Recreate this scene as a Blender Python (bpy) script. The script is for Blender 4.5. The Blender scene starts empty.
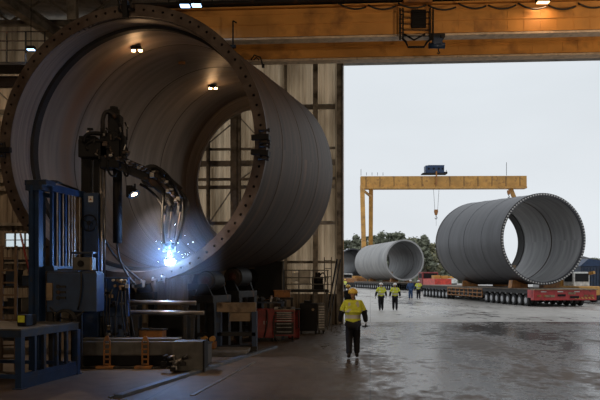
import bpy, bmesh, math, random
from math import sin, cos, pi, sqrt, radians
from mathutils import Vector, Matrix, noise
random.seed(7)
S = bpy.context.scene
COL = S.collection
# ------------------------------------------------------------------ camera, world, sun, exposure
CZ = 2.2; F = 700.0; CX = 300.0; CY = 277.0
cam_d = bpy.data.cameras.new('camera'); cam = bpy.data.objects.new('camera', cam_d); COL.objects.link(cam)
cam.location = (0, 0, CZ); cam.rotation_euler = (pi/2, 0, 0)
cam_d.sensor_width = 36; cam_d.lens = 36*F/600; cam_d.shift_y = (CY-200)/600; cam_d.clip_end = 2000
S.camera = cam
S.view_settings.view_transform = 'Standard'; S.view_settings.look = 'None'
S.view_settings.gamma = 1; S.view_settings.use_curve_mapping = False
S.view_settings.exposure = 0.08
S.cycles.use_denoising = True
S.cycles.max_bounces = 7
S.cycles.sample_clamp_indirect = 4
W = bpy.data.worlds.new('overcast'); S.world = W; W.use_nodes = True
nt = W.node_tree; bg = nt.nodes['Background']
tc = nt.nodes.new('ShaderNodeTexCoord'); sx = nt.nodes.new('ShaderNodeSeparateXYZ')
nz = nt.nodes.new('ShaderNodeTexNoise'); nz.inputs['Scale'].default_value = 2.2; nz.inputs['Detail'].default_value = 4
mp = nt.nodes.new('ShaderNodeMapping'); mp.inputs['Scale'].default_value = (1, 1, 3)
cr = nt.nodes.new('ShaderNodeValToRGB'); mx = nt.nodes.new('ShaderNodeMixRGB')
nt.links.new(tc.outputs['Generated'], sx.inputs[0]); nt.links.new(tc.outputs['Generated'], mp.inputs[0])
nt.links.new(mp.outputs[0], nz.inputs['Vector'])
cr.color_ramp.elements[0].position = 0.0; cr.color_ramp.elements[0].color = (.70, .735, .77, 1)
cr.color_ramp.elements[1].position = 1.0; cr.color_ramp.elements[1].color = (.92, .95, 1.0, 1)
e = cr.color_ramp.elements.new(.25); e.color = (.655, .70, .74, 1)
nt.links.new(sx.outputs['Z'], cr.inputs[0])
mx.blend_type = 'MULTIPLY'; mx.inputs[0].default_value = .22
rr = nt.nodes.new('ShaderNodeMapRange'); rr.inputs[1].default_value = .3; rr.inputs[2].default_value = .7; rr.inputs[3].default_value = .72; rr.inputs[4].default_value = 1.18
nt.links.new(nz.outputs['Fac'], rr.inputs[0]); nt.links.new(cr.outputs[0], mx.inputs[1]); nt.links.new(rr.outputs[0], mx.inputs[2])
nt.links.new(mx.outputs[0], bg.inputs['Color']); bg.inputs['Strength'].default_value = 1.06

def lamp(name, kind, loc, power, color, size=.3, rot=None, parent=None, **k):
    d = bpy.data.lights.new(name, kind); o = bpy.data.objects.new(name, d); COL.objects.link(o)
    d.energy = power; d.color = color
    if kind == 'AREA': d.size = size
    else: d.shadow_soft_size = size
    if kind == 'SPOT': d.spot_size = k.get('spot', 2.2); d.spot_blend = .8
    o.location = loc
    if rot: o.rotation_euler = rot
    if parent: o.parent = parent
    return o
# ------------------------------------------------------------------ helpers
def P(px, py, Y): return Vector(((px-CX)*Y/F, Y, CZ+(CY-py)*Y/F))
def G(px, py):
    Y = CZ*F/(py-CY); return Vector(((px-CX)*Y/F, Y, 0))
MATS = {}
def mat(name, col, rough=.6, metal=0.0, var=.25, scale=3.0, col2=None, bump=0.0, stretch=(1, 1, 1), emit=None, spec=.5, patch=None, coord='Object', detail=5):
    m = bpy.data.materials.new(name); m.use_nodes = True; n = m.node_tree; b = n.nodes['Principled BSDF']
    b.inputs['Roughness'].default_value = rough; b.inputs['Metallic'].default_value = metal
    b.inputs['Specular IOR Level'].default_value = spec
    t = n.nodes.new('ShaderNodeTexCoord'); mpn = n.nodes.new('ShaderNodeMapping'); mpn.inputs['Scale'].default_value = stretch
    z = n.nodes.new('ShaderNodeTexNoise'); z.inputs['Scale'].default_value = scale; z.inputs['Detail'].default_value = detail
    n.links.new(t.outputs[coord], mpn.inputs[0]); n.links.new(mpn.outputs[0], z.inputs['Vector'])
    c = n.nodes.new('ShaderNodeValToRGB')
    if col2 is None: col2 = tuple(x*(1-var) for x in col); col = tuple(min(1, x*(1+var)) for x in col)
    c.color_ramp.elements[0].position = .35; c.color_ramp.elements[0].color = (*col2, 1)
    c.color_ramp.elements[1].position = .65; c.color_ramp.elements[1].color = (*col, 1)
    n.links.new(z.outputs['Fac'], c.inputs[0]); out = c.outputs[0]
    if patch:  # rust or dirt patches: (color, scale, low, high)
        z2 = n.nodes.new('ShaderNodeTexNoise'); z2.inputs['Scale'].default_value = patch[1]; z2.inputs['Detail'].default_value = 6
        n.links.new(mpn.outputs[0], z2.inputs['Vector'])
        r = n.nodes.new('ShaderNodeMapRange'); r.inputs[1].default_value = patch[2]; r.inputs[2].default_value = patch[3]
        n.links.new(z2.outputs['Fac'], r.inputs[0])
        x = n.nodes.new('ShaderNodeMixRGB'); n.links.new(r.outputs[0], x.inputs[0]); n.links.new(out, x.inputs[1]); x.inputs[2].default_value = (*patch[0], 1)
        out = x.outputs[0]
    n.links.new(out, b.inputs['Base Color'])
    if bump:
        bp = n.nodes.new('ShaderNodeBump'); bp.inputs['Strength'].default_value = bump; bp.inputs['Distance'].default_value = .02
        n.links.new(z.outputs['Fac'], bp.inputs['Height']); n.links.new(bp.outputs[0], b.inputs['Normal'])
    if emit: b.inputs['Emission Color'].default_value = (*emit[0], 1); b.inputs['Emission Strength'].default_value = emit[1]
    MATS[name] = m; return m
class MB:
    def __init__(s): s.b = bmesh.new(); s.mats = []; s.mi = 0
    def use(s, m):
        if m not in s.mats: s.mats.append(m)
        s.mi = s.mats.index(m); return s
    def _f(s, vs):
        try: f = s.b.faces.new(vs); f.material_index = s.mi; return f
        except ValueError: return None
    def box(s, c, d, rz=0, M=None, bev=0):
        hx, hy, hz = d[0]/2, d[1]/2, d[2]/2
        R = Matrix.Rotation(rz, 3, 'Z') if M is None else M
        v = [s.b.verts.new(Vector(c)+R @ Vector((x*hx, y*hy, z*hz))) for x in (-1, 1) for y in (-1, 1) for z in (-1, 1)]
        fs = [s._f([v[i] for i in q]) for q in ((0, 1, 3, 2), (4, 6, 7, 5), (0, 4, 5, 1), (2, 3, 7, 6), (0, 2, 6, 4), (1, 5, 7, 3))]
        if bev:
            es = list({e for f in fs for e in f.edges}); r = bmesh.ops.bevel(s.b, geom=es, offset=bev, segments=2, affect='EDGES', profile=.6)
            for f in r['faces']: f.material_index = s.mi
        return s
    def bar(s, a, b, w, h=None, up=(0, 0, 1), bev=0):
        a, b = Vector(a), Vector(b); d = b-a; L = d.length; d.normalize(); up = Vector(up)
        if abs(d.dot(up)) > .98: up = Vector((0, 1, 0))
        x = d.cross(up).normalized(); z = x.cross(d)
        return s.box((a+b)/2, (w, L, h or w), M=Matrix((x, d, z)).transposed(), bev=bev)
    def ibeam(s, a, b, w, h, t=.03, up=(0, 0, 1)):
        a, b = Vector(a), Vector(b); d = (b-a).normalized(); up = Vector(up)
        if abs(d.dot(up)) > .98: up = Vector((0, 1, 0))
        x = d.cross(up).normalized(); z = x.cross(d)
        s.bar(a, b, t, h-t*2, up); s.bar(a+z*(h/2-t/2), b+z*(h/2-t/2), w, t, up); s.bar(a-z*(h/2-t/2), b-z*(h/2-t/2), w, t, up); return s
    def cyl(s, a, b, r, r2=None, seg=14, cap=True):
        a, b = Vector(a), Vector(b); d = (b-a).normalized(); r2 = r if r2 is None else r2
        u = d.orthogonal().normalized(); w = d.cross(u)
        A = [s.b.verts.new(a+(u*cos(2*pi*i/seg)+w*sin(2*pi*i/seg))*r) for i in range(seg)]
        B = [s.b.verts.new(b+(u*cos(2*pi*i/seg)+w*sin(2*pi*i/seg))*r2) for i in range(seg)]
        for i in range(seg):
            f = s._f([A[i], A[(i+1) % seg], B[(i+1) % seg], B[i]])
            if f and seg > 8: f.smooth = True
        if cap: s._f(A[::-1]); s._f(B)
        return s
    def lathe(s, a, d, prof, seg=24):   # prof: list of (along, radius)
        a = Vector(a); d = Vector(d).normalized(); u = d.orthogonal().normalized(); w = d.cross(u)
        R = [[s.b.verts.new(a+d*h+(u*cos(2*pi*i/seg)+w*sin(2*pi*i/seg))*max(r, 1e-4)) for i in range(seg)] for h, r in prof]
        for A, B in zip(R, R[1:]):
            for i in range(seg):
                f = s._f([A[i], A[(i+1) % seg], B[(i+1) % seg], B[i]])
                if f: f.smooth = False
        s._f(R[0][::-1]); s._f(R[-1]); return s
    def tube(s, pts, r, seg=8):
        pts = [Vector(p) for p in pts]; prev = None; u = None
        for i, p in enumerate(pts):
            t = (pts[min(i+1, len(pts)-1)]-pts[max(i-1, 0)]).normalized()
            u = t.orthogonal().normalized() if u is None else (u-t*u.dot(t)).normalized()
            w = t.cross(u)
            ring = [s.b.verts.new(p+(u*cos(2*pi*k/seg)+w*sin(2*pi*k/seg))*r) for k in range(seg)]
            if prev:
                for k in range(seg):
                    f = s._f([prev[k], prev[(k+1) % seg], ring[(k+1) % seg], ring[k]])
                    if f: f.smooth = True
            else: s._f(ring[::-1])
            prev = ring
        s._f(prev); return s
    def ball(s, c, r, sc=(1, 1, 1), sub=2):
        q = bmesh.ops.create_icosphere(s.b, subdivisions=sub, radius=r, matrix=Matrix.Translation(c) @ Matrix.Diagonal((*sc, 1)))
        for f in {f for v in q['verts'] for f in v.link_faces}: f.material_index = s.mi; f.smooth = True
        return s
    def prism(s, pts, thick):           # polygon points (closed, planar), extruded by the vector thick
        A = [s.b.verts.new(Vector(p)) for p in pts]; B = [s.b.verts.new(Vector(p)+Vector(thick)) for p in pts]
        s._f(A[::-1]); s._f(B)
        for i in range(len(A)): s._f([A[i], A[(i+1) % len(A)], B[(i+1) % len(A)], B[i]])
        return s
    def build(s, name, m=None, parent=None, kind=None, label=None, recalc=True):
        if recalc: bmesh.ops.recalc_face_normals(s.b, faces=s.b.faces)
        me = bpy.data.meshes.new(name); s.b.to_mesh(me); s.b.free()
        for x in (s.mats or [m]): me.materials.append(x)
        o = bpy.data.objects.new(name, me); COL.objects.link(o)
        if parent: o.parent = parent
        if kind: o['kind'] = kind
        if label: o['label'] = label
        return o
def tag(o, label, cat, group=None):
    o['label'] = label; o['category'] = cat
    if group: o['group'] = group
    return o
def thing(name, loc, rz, label, cat, group=None):
    o = bpy.data.objects.new(name, None); COL.objects.link(o); o.location = loc; o.rotation_euler = (0, 0, rz); o.empty_display_size = .1
    return tag(o, label, cat, group)
def copy_tree(o, parent=None):
    c = o.copy(); COL.objects.link(c); c.parent = parent
    for ch in list(o.children): copy_tree(ch, c)
    return c
def again(o, loc, rz, label, group=None):
    c = copy_tree(o); c.location = loc; c.rotation_euler = (0, 0, rz); c['label'] = label
    if group: c['group'] = group
    return c
def arc(p0, p1, p2, n=10):
    p0, p1, p2 = Vector(p0), Vector(p1), Vector(p2)
    return [p0*(1-t)**2+p1*2*t*(1-t)+p2*t*t for t in [i/n for i in range(n+1)]]
# ------------------------------------------------------------------ materials
RUST = (.10, .045, .018)
m_dark = mat('dark_steel', (.014, .013, .013), .6, .2, patch=(RUST, 4, .6, .75))
m_black = mat('black_paint', (.006, .006, .007), .6, spec=.25)
m_blue = mat('blue_paint', (.012, .036, .095), .45, .1, patch=((.03, .03, .03), 3, .55, .75))
m_bluel = mat('worn_blue_paint', (.018, .034, .07), .45, .2, patch=((.05, .045, .04), 5, .5, .7))
m_flange = mat('flange_steel', (.085, .062, .048), .55, .35, patch=((.05, .03, .02), 2.5, .45, .65))
def streak_mat(name, ca, cb, rough, metal, uscale, vscale, rust=None, lo=.55, hi=.7):
    m = mat(name, ca, rough, metal, col2=cb, stretch=(uscale, vscale, 1), scale=1, coord='UV', bump=.05, detail=8, patch=(rust, .25, lo, hi) if rust else None)
    return m
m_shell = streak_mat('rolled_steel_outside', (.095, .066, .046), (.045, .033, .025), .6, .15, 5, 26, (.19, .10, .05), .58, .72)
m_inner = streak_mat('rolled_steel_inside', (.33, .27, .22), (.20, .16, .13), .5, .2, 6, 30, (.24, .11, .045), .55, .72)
m_seam = mat('weld_seam', (.10, .075, .055), .55, .4)
m_rib = mat('rubbed_black_rib', (.015, .013, .012), .7)
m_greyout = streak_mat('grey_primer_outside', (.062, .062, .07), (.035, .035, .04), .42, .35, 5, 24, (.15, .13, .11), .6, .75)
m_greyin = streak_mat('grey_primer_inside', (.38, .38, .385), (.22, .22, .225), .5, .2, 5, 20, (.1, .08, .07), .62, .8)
m_ltube = streak_mat('pale_tube_outside', (.38, .37, .36), (.24, .24, .24), .5, .2, 5, 20)
m_bolt = mat('galvanised_bolt', (.42, .41, .39), .4, .5)
m_dbolt = mat('dark_bolt', (.05, .04, .035), .5, .6)
m_yel = mat('crane_yellow', (.50, .255, .055), .5, 0, var=.18, scale=.6, patch=((.18, .08, .03), 1.3, .56, .78))
m_yelin = mat('crane_ochre', (.58, .27, .06), .55, 0, var=.2, scale=.7, patch=((.16, .06, .02), 1.2, .55, .8))
m_flg = mat('worn_rail_flange', (.62, .50, .38), .5, .1, patch=((.22, .17, .12), 3, .55, .75))
m_hvis = mat('hi_vis_yellow', (.62, .66, .05), .75, 0, var=.12, scale=14)
m_refl = mat('reflective_tape', (.55, .55, .5), .35, .2, var=.05)
m_deck = mat('worn_trailer_deck', (.15, .11, .075), .65, .1, patch=((.06, .05, .045), 2, .5, .7))
m_navy = mat('navy_workwear', (.007, .008, .012), .85, 0, bump=.3, scale=18)
m_bluejk = mat('blue_workwear', (.03, .07, .17), .8, 0, scale=12)
m_skin = mat('skin', (.42, .24, .16), .55, 0, var=.06)
m_helm = mat('yellow_helmet', (.85, .60, .10), .35, 0, var=.05)
m_helmw = mat('white_helmet', (.7, .7, .68), .35, 0, var=.05)
m_boot = mat('boot_leather', (.02, .015, .012), .6)
m_glove = mat('work_glove', (.05, .035, .025), .8)
m_red = mat('red_enamel', (.20, .014, .012), .45, 0, patch=((.04, .01, .01), 4, .55, .75))
m_dred = mat('rusty_red', (.075, .022, .014), .6, .2)
m_orange = mat('orange_paint', (.33, .135, .03), .55, 0, patch=((.12, .06, .03), 4, .5, .7))
m_beige = mat('beige_machine_paint', (.26, .185, .11), .6, 0, patch=((.08, .05, .03), 4, .52, .72))
m_grey = mat('grey_machine_paint', (.09, .085, .075), .5, .1, patch=((.03, .025, .02), 2, .5, .7))
m_steel = mat('bare_steel', (.30, .28, .26), .38, .8)
m_white = mat('white_plate', (.6, .6, .57), .5)
m_tyre = mat('tyre_rubber', (.018, .018, .019), .75, 0, bump=.2)
m_hub = mat('wheel_hub', (.42, .42, .43), .45, .4)
m_wood = mat('weathered_wood', (.11, .065, .035), .7, 0, stretch=(8, 8, 1))
m_col = mat('column_paint', (.22, .20, .17), .5, .2, patch=((.05, .04, .03), 2, .5, .7))
m_roof = mat('roof_sheet', (.24, .21, .17), .6, .2)
m_cable = mat('cable_rubber', (.012, .012, .012), .6)
m_leaf = mat('hazed_pine_foliage', (.15, .16, .11), .8, 0, var=.45, scale=.9)  # paled so the colour itself carries the distance haze
m_leaf2 = mat('hazed_olive_foliage', (.23, .22, .13), .8, 0, var=.4, scale=.9)  # distance haze mixed into this colour too
m_bark = mat('bark', (.10, .075, .055), .9)
m_glow = mat('lamp_glow_warm', (1, .8, .5), .5, emit=((1, .55, .22), 30))
m_glowb = mat('lamp_glow_blue', (.7, .85, 1), .5, emit=((.35, .6, 1), 5))
m_arc = mat('welding_arc', (.8, .9, 1), .5, emit=((.62, .8, 1), 120))
m_spark = mat('hot_sparks', (1, .9, .8), .5, emit=((.75, .85, 1), 30))
def clad_mat(tl=.6, nm='translucent_cladding'):
    m = bpy.data.materials.new(nm); m.use_nodes = True; n = m.node_tree
    b = n.nodes['Principled BSDF']; b.inputs['Roughness'].default_value = .6
    t = n.nodes.new('ShaderNodeTexCoord'); mpn = n.nodes.new('ShaderNodeMapping'); mpn.inputs['Scale'].default_value = (1.6, 1, .22)
    z = n.nodes.new('ShaderNodeTexNoise'); z.inputs['Scale'].default_value = 1.0; z.inputs['Detail'].default_value = 7
    n.links.new(t.outputs['Object'], mpn.inputs[0]); n.links.new(mpn.outputs[0], z.inputs['Vector'])
    c = n.nodes.new('ShaderNodeValToRGB'); c.color_ramp.elements[0].position = .36; c.color_ramp.elements[0].color = (.22, .155, .09, 1)
    c.color_ramp.elements[1].position = .6; c.color_ramp.elements[1].color = (.66, .51, .34, 1)
    n.links.new(z.outputs['Fac'], c.inputs[0]); n.links.new(c.outputs[0], b.inputs['Base Color'])
    tr = n.nodes.new('ShaderNodeBsdfTranslucent'); n.links.new(c.outputs[0], tr.inputs['Color'])
    ms = n.nodes.new('ShaderNodeMixShader'); ms.inputs[0].default_value = tl
    n.links.new(b.outputs[0], ms.inputs[1]); n.links.new(tr.outputs[0], ms.inputs[2]); n.links.new(ms.outputs[0], n.nodes['Material Output'].inputs[0])
    return m
m_clad = clad_mat(); m_cladlow = clad_mat(.2, 'low_translucency_cladding')  # second one: same colours, lower translucency for a darker upper left wall
m_sheet = mat('opaque_wall_sheet', (.26, .22, .17), .6, .1, stretch=(1.5, 1, .2), patch=((.07, .05, .035), 1.5, .5, .7))
def floor_mat(name, ca, cb, wet_lo, wet_hi, rdry, rwet, tile=4.0, joints=True, wsc=.5, bmp=.45, region=False):
    m = bpy.data.materials.new(name); m.use_nodes = True; n = m.node_tree; b = n.nodes['Principled BSDF']; L = n.links.new
    t = n.nodes.new('ShaderNodeTexCoord')
    def noi(sc, st, det=6):
        q = n.nodes.new('ShaderNodeMapping'); q.inputs['Scale'].default_value = st; z = n.nodes.new('ShaderNodeTexNoise')
        z.inputs['Scale'].default_value = sc; z.inputs['Detail'].default_value = det; L(t.outputs['Object'], q.inputs[0]); L(q.outputs[0], z.inputs['Vector']); return z
    z1 = noi(.35, (1, 1, 1)); z2 = noi(2.6, (1, 1, 1), 8); zwa = noi(wsc*3.2, (1.2, .75, 1), 15); zwa.inputs['Roughness'].default_value = .68; zwb = noi(wsc*.32, (1.6, .6, 1), 3); zw = n.nodes.new('ShaderNodeMath'); zw.operation = 'MULTIPLY_ADD'; zw.inputs[1].default_value = .5; zh = n.nodes.new('ShaderNodeMath'); zh.operation = 'MULTIPLY'; zh.inputs[1].default_value = .5; L(zwa.outputs['Fac'], zw.inputs[0]); L(zwb.outputs['Fac'], zh.inputs[0]); L(zh.outputs[0], zw.inputs[2]); zf = noi(14, (1, 1.2, 1), 6)
    c = n.nodes.new('ShaderNodeValToRGB'); c.color_ramp.elements[0].position = .32; c.color_ramp.elements[0].color = (*ca, 1); c.color_ramp.elements[1].position = .68; c.color_ramp.elements[1].color = (*cb, 1)
    a = n.nodes.new('ShaderNodeMath'); a.operation = 'MULTIPLY_ADD'; a.inputs[1].default_value = .5
    h = n.nodes.new('ShaderNodeMath'); h.operation = 'MULTIPLY'; h.inputs[1].default_value = .5
    L(z2.outputs['Fac'], h.inputs[0]); L(z1.outputs['Fac'], a.inputs[0]); L(h.outputs[0], a.inputs[2]); L(a.outputs[0], c.inputs[0])
    wet = n.nodes.new('ShaderNodeMapRange'); wet.inputs[1].default_value = wet_lo; wet.inputs[2].default_value = wet_hi; L(zw.outputs[0], wet.inputs[0])
    if region:
        sp_ = n.nodes.new('ShaderNodeSeparateXYZ'); L(t.outputs['Object'], sp_.inputs[0]); g1 = n.nodes.new('ShaderNodeMapRange'); g1.inputs[1].default_value = -1.2; g1.inputs[2].default_value = 2.2; g1.inputs[3].default_value = .12
        ad = n.nodes.new('ShaderNodeMath'); ad.operation = 'MULTIPLY_ADD'; ad.inputs[1].default_value = 3.0; L(z1.outputs['Fac'], ad.inputs[0]); ax_ = n.nodes.new('ShaderNodeMath'); ax_.inputs[1].default_value = -1.5; L(sp_.outputs['X'], ax_.inputs[0]); L(ax_.outputs[0], ad.inputs[2]); L(ad.outputs[0], g1.inputs[0])
        mm = n.nodes.new('ShaderNodeMath'); mm.operation = 'MULTIPLY'; L(wet.outputs[0], mm.inputs[0]); L(g1.outputs[0], mm.inputs[1]); wet = mm
    dk = n.nodes.new('ShaderNodeMixRGB'); dk.blend_type = 'MULTIPLY'; L(wet.outputs[0], dk.inputs[0]); L(c.outputs[0], dk.inputs[1]); dk.inputs[2].default_value = (.55, .55, .56, 1)
    out = dk.outputs[0]
    if joints:
        br = n.nodes.new('ShaderNodeTexBrick'); br.offset = 0; br.inputs['Scale'].default_value = 1; br.inputs['Mortar Size'].default_value = .018
        br.inputs['Brick Width'].default_value = tile; br.inputs['Row Height'].default_value = tile*1.4; br.inputs['Color1'].default_value = (1, 1, 1, 1); br.inputs['Color2'].default_value = (.86, .86, .86, 1); br.inputs['Mortar'].default_value = (.25, .22, .2, 1)
        q = n.nodes.new('ShaderNodeMapping'); q.inputs['Rotation'].default_value = (0, 0, .1); L(t.outputs['Object'], q.inputs[0]); L(q.outputs[0], br.inputs['Vector'])
        j = n.nodes.new('ShaderNodeMixRGB'); j.blend_type = 'MULTIPLY'; j.inputs[0].default_value = 1; L(out, j.inputs[1]); L(br.outputs['Color'], j.inputs[2]); out = j.outputs[0]
    L(out, b.inputs['Base Color'])
    r = n.nodes.new('ShaderNodeMapRange'); r.inputs[3].default_value = rdry; r.inputs[4].default_value = rwet; L(wet.outputs[0], r.inputs[0]); L(r.outputs[0], b.inputs['Roughness'])
    bp = n.nodes.new('ShaderNodeBump'); bp.inputs['Strength'].default_value = bmp; bp.inputs['Distance'].default_value = .012; L(zf.outputs['Fac'], bp.inputs['Height']); L(bp.outputs[0], b.inputs['Normal'])
    return m
m_floor = floor_mat('workshop_concrete', (.055, .037, .024), (.155, .115, .08), .42, .54, .6, .13, wsc=.8, bmp=.5, region=True)
m_yard = floor_mat('wet_yard_concrete', (.32, .302, .275), (.56, .54, .50), .48, .58, .55, .14, 6.0, wsc=.28, bmp=.3)
# ------------------------------------------------------------------ structure: floor, yard, walls, roof
YAW = -.068                                   # the gable wall turns slightly towards the camera on the right
def wy(X, d=0): return 33.14+YAW*X+d
ex = Vector((1, YAW, 0)).normalized(); ey = Vector((-ex.y, ex.x, 0))
b = MB(); b.box((4, 11.5, -.15), (52, 45.6, .3)); o = b.build('floor', m_floor, kind='structure')
b = MB(); b.box((20, 34.45+290, -.16), (900, 580, .3)); o = b.build('ground', m_yard, kind='structure')
HZ = 14.6                                      # roof height
def corrug(x0, x1, z0, z1, p=.26, d=.05):      # corrugated sheet in the local XZ plane
    b = MB(); xs = []; x = x0
    while x < x1-.01:
        for dx, yy in ((0, 0), (.07, 0), (.10, d), (.20, d), (.23, 0)):
            if x+dx*p/.26 <= x1: xs.append((x+dx*p/.26, yy))
        x += p
    xs.append((x1, 0)); prev = None
    for x, yy in xs:
        v = (b.b.verts.new((x, yy, z0)), b.b.verts.new((x, yy, z1)))
        if prev: b._f([prev[0], v[0], v[1], prev[1]])
        prev = v
    return b
def wallset(o, X0=0): o.location = (0, wy(0), 0); o.rotation_euler = (0, 0, math.atan(YAW)); return o
XD = 2.02                                       # left edge of the big doorway
XR = 19.5
# gable wall, left of the doorway, in sheets; a glazed strip low on the left
for k, (a, c, z0, z1, m) in enumerate(((-22, -14.4, 0, 9.8, m_sheet), (-22, -14.4, 9.8, HZ, m_cladlow), (-14.4, -12.9, 0, 3.65, m_sheet), (-14.4, -12.9, 4.35, 9.8, m_sheet), (-14.4, -12.9, 9.8, HZ, m_cladlow), (-12.9, -6.6, 0, 9.8, m_sheet), (-12.9, -6.6, 9.8, HZ, m_cladlow),
                                    (-6.6, -1.4, 3.9, HZ, m_clad), (-6.6, -1.4, 0, 3.9, m_sheet), (-1.4, XD-.2, 1.4, HZ, m_clad), (-1.4, XD-.2, 0, 1.4, m_sheet), (XR, 27, 0, HZ, m_sheet), (XD-.2, XR, 12.55, HZ, m_sheet))):
    o = corrug(a, c, z0, z1).build('wall_back', m, kind='structure', recalc=False); wallset(o)
b = MB(); b.use(m_col)
for x in (-14.4, -13.9, -13.4, -12.9): b.box((x, 0, 4), (.06, .1, .7))
b.box((-13.65, 0, 3.65), (1.55, .1, .06)); b.box((-13.65, 0, 4.35), (1.55, .1, .06)); b.box((-13.65, 0, 4.0), (1.5, .06, .04))
o = b.build('window_1', kind='structure'); wallset(o)
g = bpy.data.materials.new('window_glass'); g.use_nodes = True; gb = g.node_tree.nodes['Principled BSDF']; gb.inputs['Transmission Weight'].default_value = 1; gb.inputs['Roughness'].default_value = .05; gb.inputs['Base Color'].default_value = (.8, .88, .9, 1)
b = MB(); b.box((-13.65, 0.02, 4), (1.5, .012, .66)); gl = b.build('pane', g, o)
for x, y0, y1, nm in ((-22, -12, 34.8, 'wall_left'), (27, -12, 31.6, 'wall_right')):
    b = MB(); b.box((x, (y0+y1)/2, HZ/2), (.2, y1-y0, HZ)); b.build(nm, m_sheet, kind='structure')
b = MB(); b.box((2.5, -12, HZ/2), (49, .2, HZ)); b.build('wall_front', m_sheet, kind='structure')
b = MB(); b.box((2.5, 11.4, HZ+.25), (49.4, 47.2, .1)); b.build('ceiling', m_roof, kind='structure')
b = corrug(-22, 27, -12, 34.5, .5, .08)
o = b.build('trim_1', m_roof, kind='structure', recalc=False); o.rotation_euler = (-pi/2, 0, 0); o.location = (0, 0, HZ+.1); o.scale = (1, 1, -1)
# door frame: jamb, rail, header
b = MB(); b.use(m_col); b.box((XD-.14, -.12, 6.1), (.28, .5, 12.2)); b.use(m_grey); b.box((XD-.02, -.30, 6.1), (.07, .3, 12.2)); b.use(m_flg).box((XD+.035, -.2, 6.1), (.03, .5, 12.2))
b.use(m_col).box(((XD+XR)/2, -.1, 12.32), (XR-XD+.4, .5, .24)); b.use(m_grey).box(((XD+XR)/2, -.2, 12.50), (XR-XD+.4, .4, .1)); b.use(m_col).box((XR+.15, -.1, 6.2), (.3, .5, 12.4))
o = b.build('door_1', kind='structure'); wallset(o)
# steel columns against the wall
def wcol(px, w, name='wall_column', lab=''):
    X = (px-CX)/F*32.6
    b = MB(); b.ibeam((X, -.32, .02), (X, -.32, HZ-.2), w, .34, .03, (0, 1, 0)); b.box((X, -.32, .015), (w+.15, .5, .03))
    o = b.build('trim_2', m_col, kind='structure'); wallset(o); return o
for px, w in ((316, .22), (233.5, .30), (239, .12), (207, .12), (60, .3), (150, .3), (286, .12)): wcol(px, w)
def girt(z, w, x0=-20, x1=XD-.35, dd=-.11):
    b = MB(); b.box(((x0+x1)/2, dd, z), (x1-x0, .16, w)); wallset(b.build('trim_3', m_col, kind='structure'))
def zy(py, Y=32.8): return CZ+(CY-py)*Y/F
for py, w in ((106, .22), (147.5, .10), (162, .26), (178, .12), (186, .16), (222.5, .16), (262, .12)): girt(zy(py), w)
b = MB()
for p, q in (((200, 147), (232, 121)), ((239, 115), (268, 147)), ((208, 222), (230, 190)), ((240, 178), (262, 162)), ((-40, 60), (58, 150))):
    A = P(*p, 32.7); B = P(*q, 32.7); b.bar((A.x, -.2, A.z), (B.x, -.2, B.z), .05, .05)
wallset(b.build('trim_4', m_col, kind='structure'))
# roof trusses (part of the room): chords and webs across the hall
b = MB()
for Y in (8, 15, 22, 30.2):
    b.ibeam((-21.8, Y, HZ-.25), (26.8, Y, HZ-.25), .25, .3); b.ibeam((-21.8, Y, HZ-1.45), (26.8, Y, HZ-1.45), .22, .22)
    x = -21.5; k = 0
    while x < 25.5:
        b.bar((x, Y, HZ-.35 if k % 2 else HZ-1.4), (x+1.5, Y, HZ-1.4 if k % 2 else HZ-.35), .09, .09); x += 1.5; k += 1
for X in (-18, -14, -9, -3, 3, 9, 15, 21): b.ibeam((X, -11.5, HZ-.1), (X, 33, HZ-.1), .16, .2)
b.build('trim_5', m_col, kind='structure')
# big sloping grey braces, upper left
def brace(a, c, w, h, lab):
    b = MB(); b.ibeam(a, c, w, h, .04); o = b.build('roof_brace', m_col); tag(o, lab, 'beam'); return o
brace(P(-6, -8, 27), P(62, 38, 30.5), .42, .5, 'thick sloping grey steel beam crossing the top left corner of the hall')
brace(P(72, -14, 23), P(73, 21, 23), .3, .3, 'short pale upright steel post above the big ring, top left')
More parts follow.
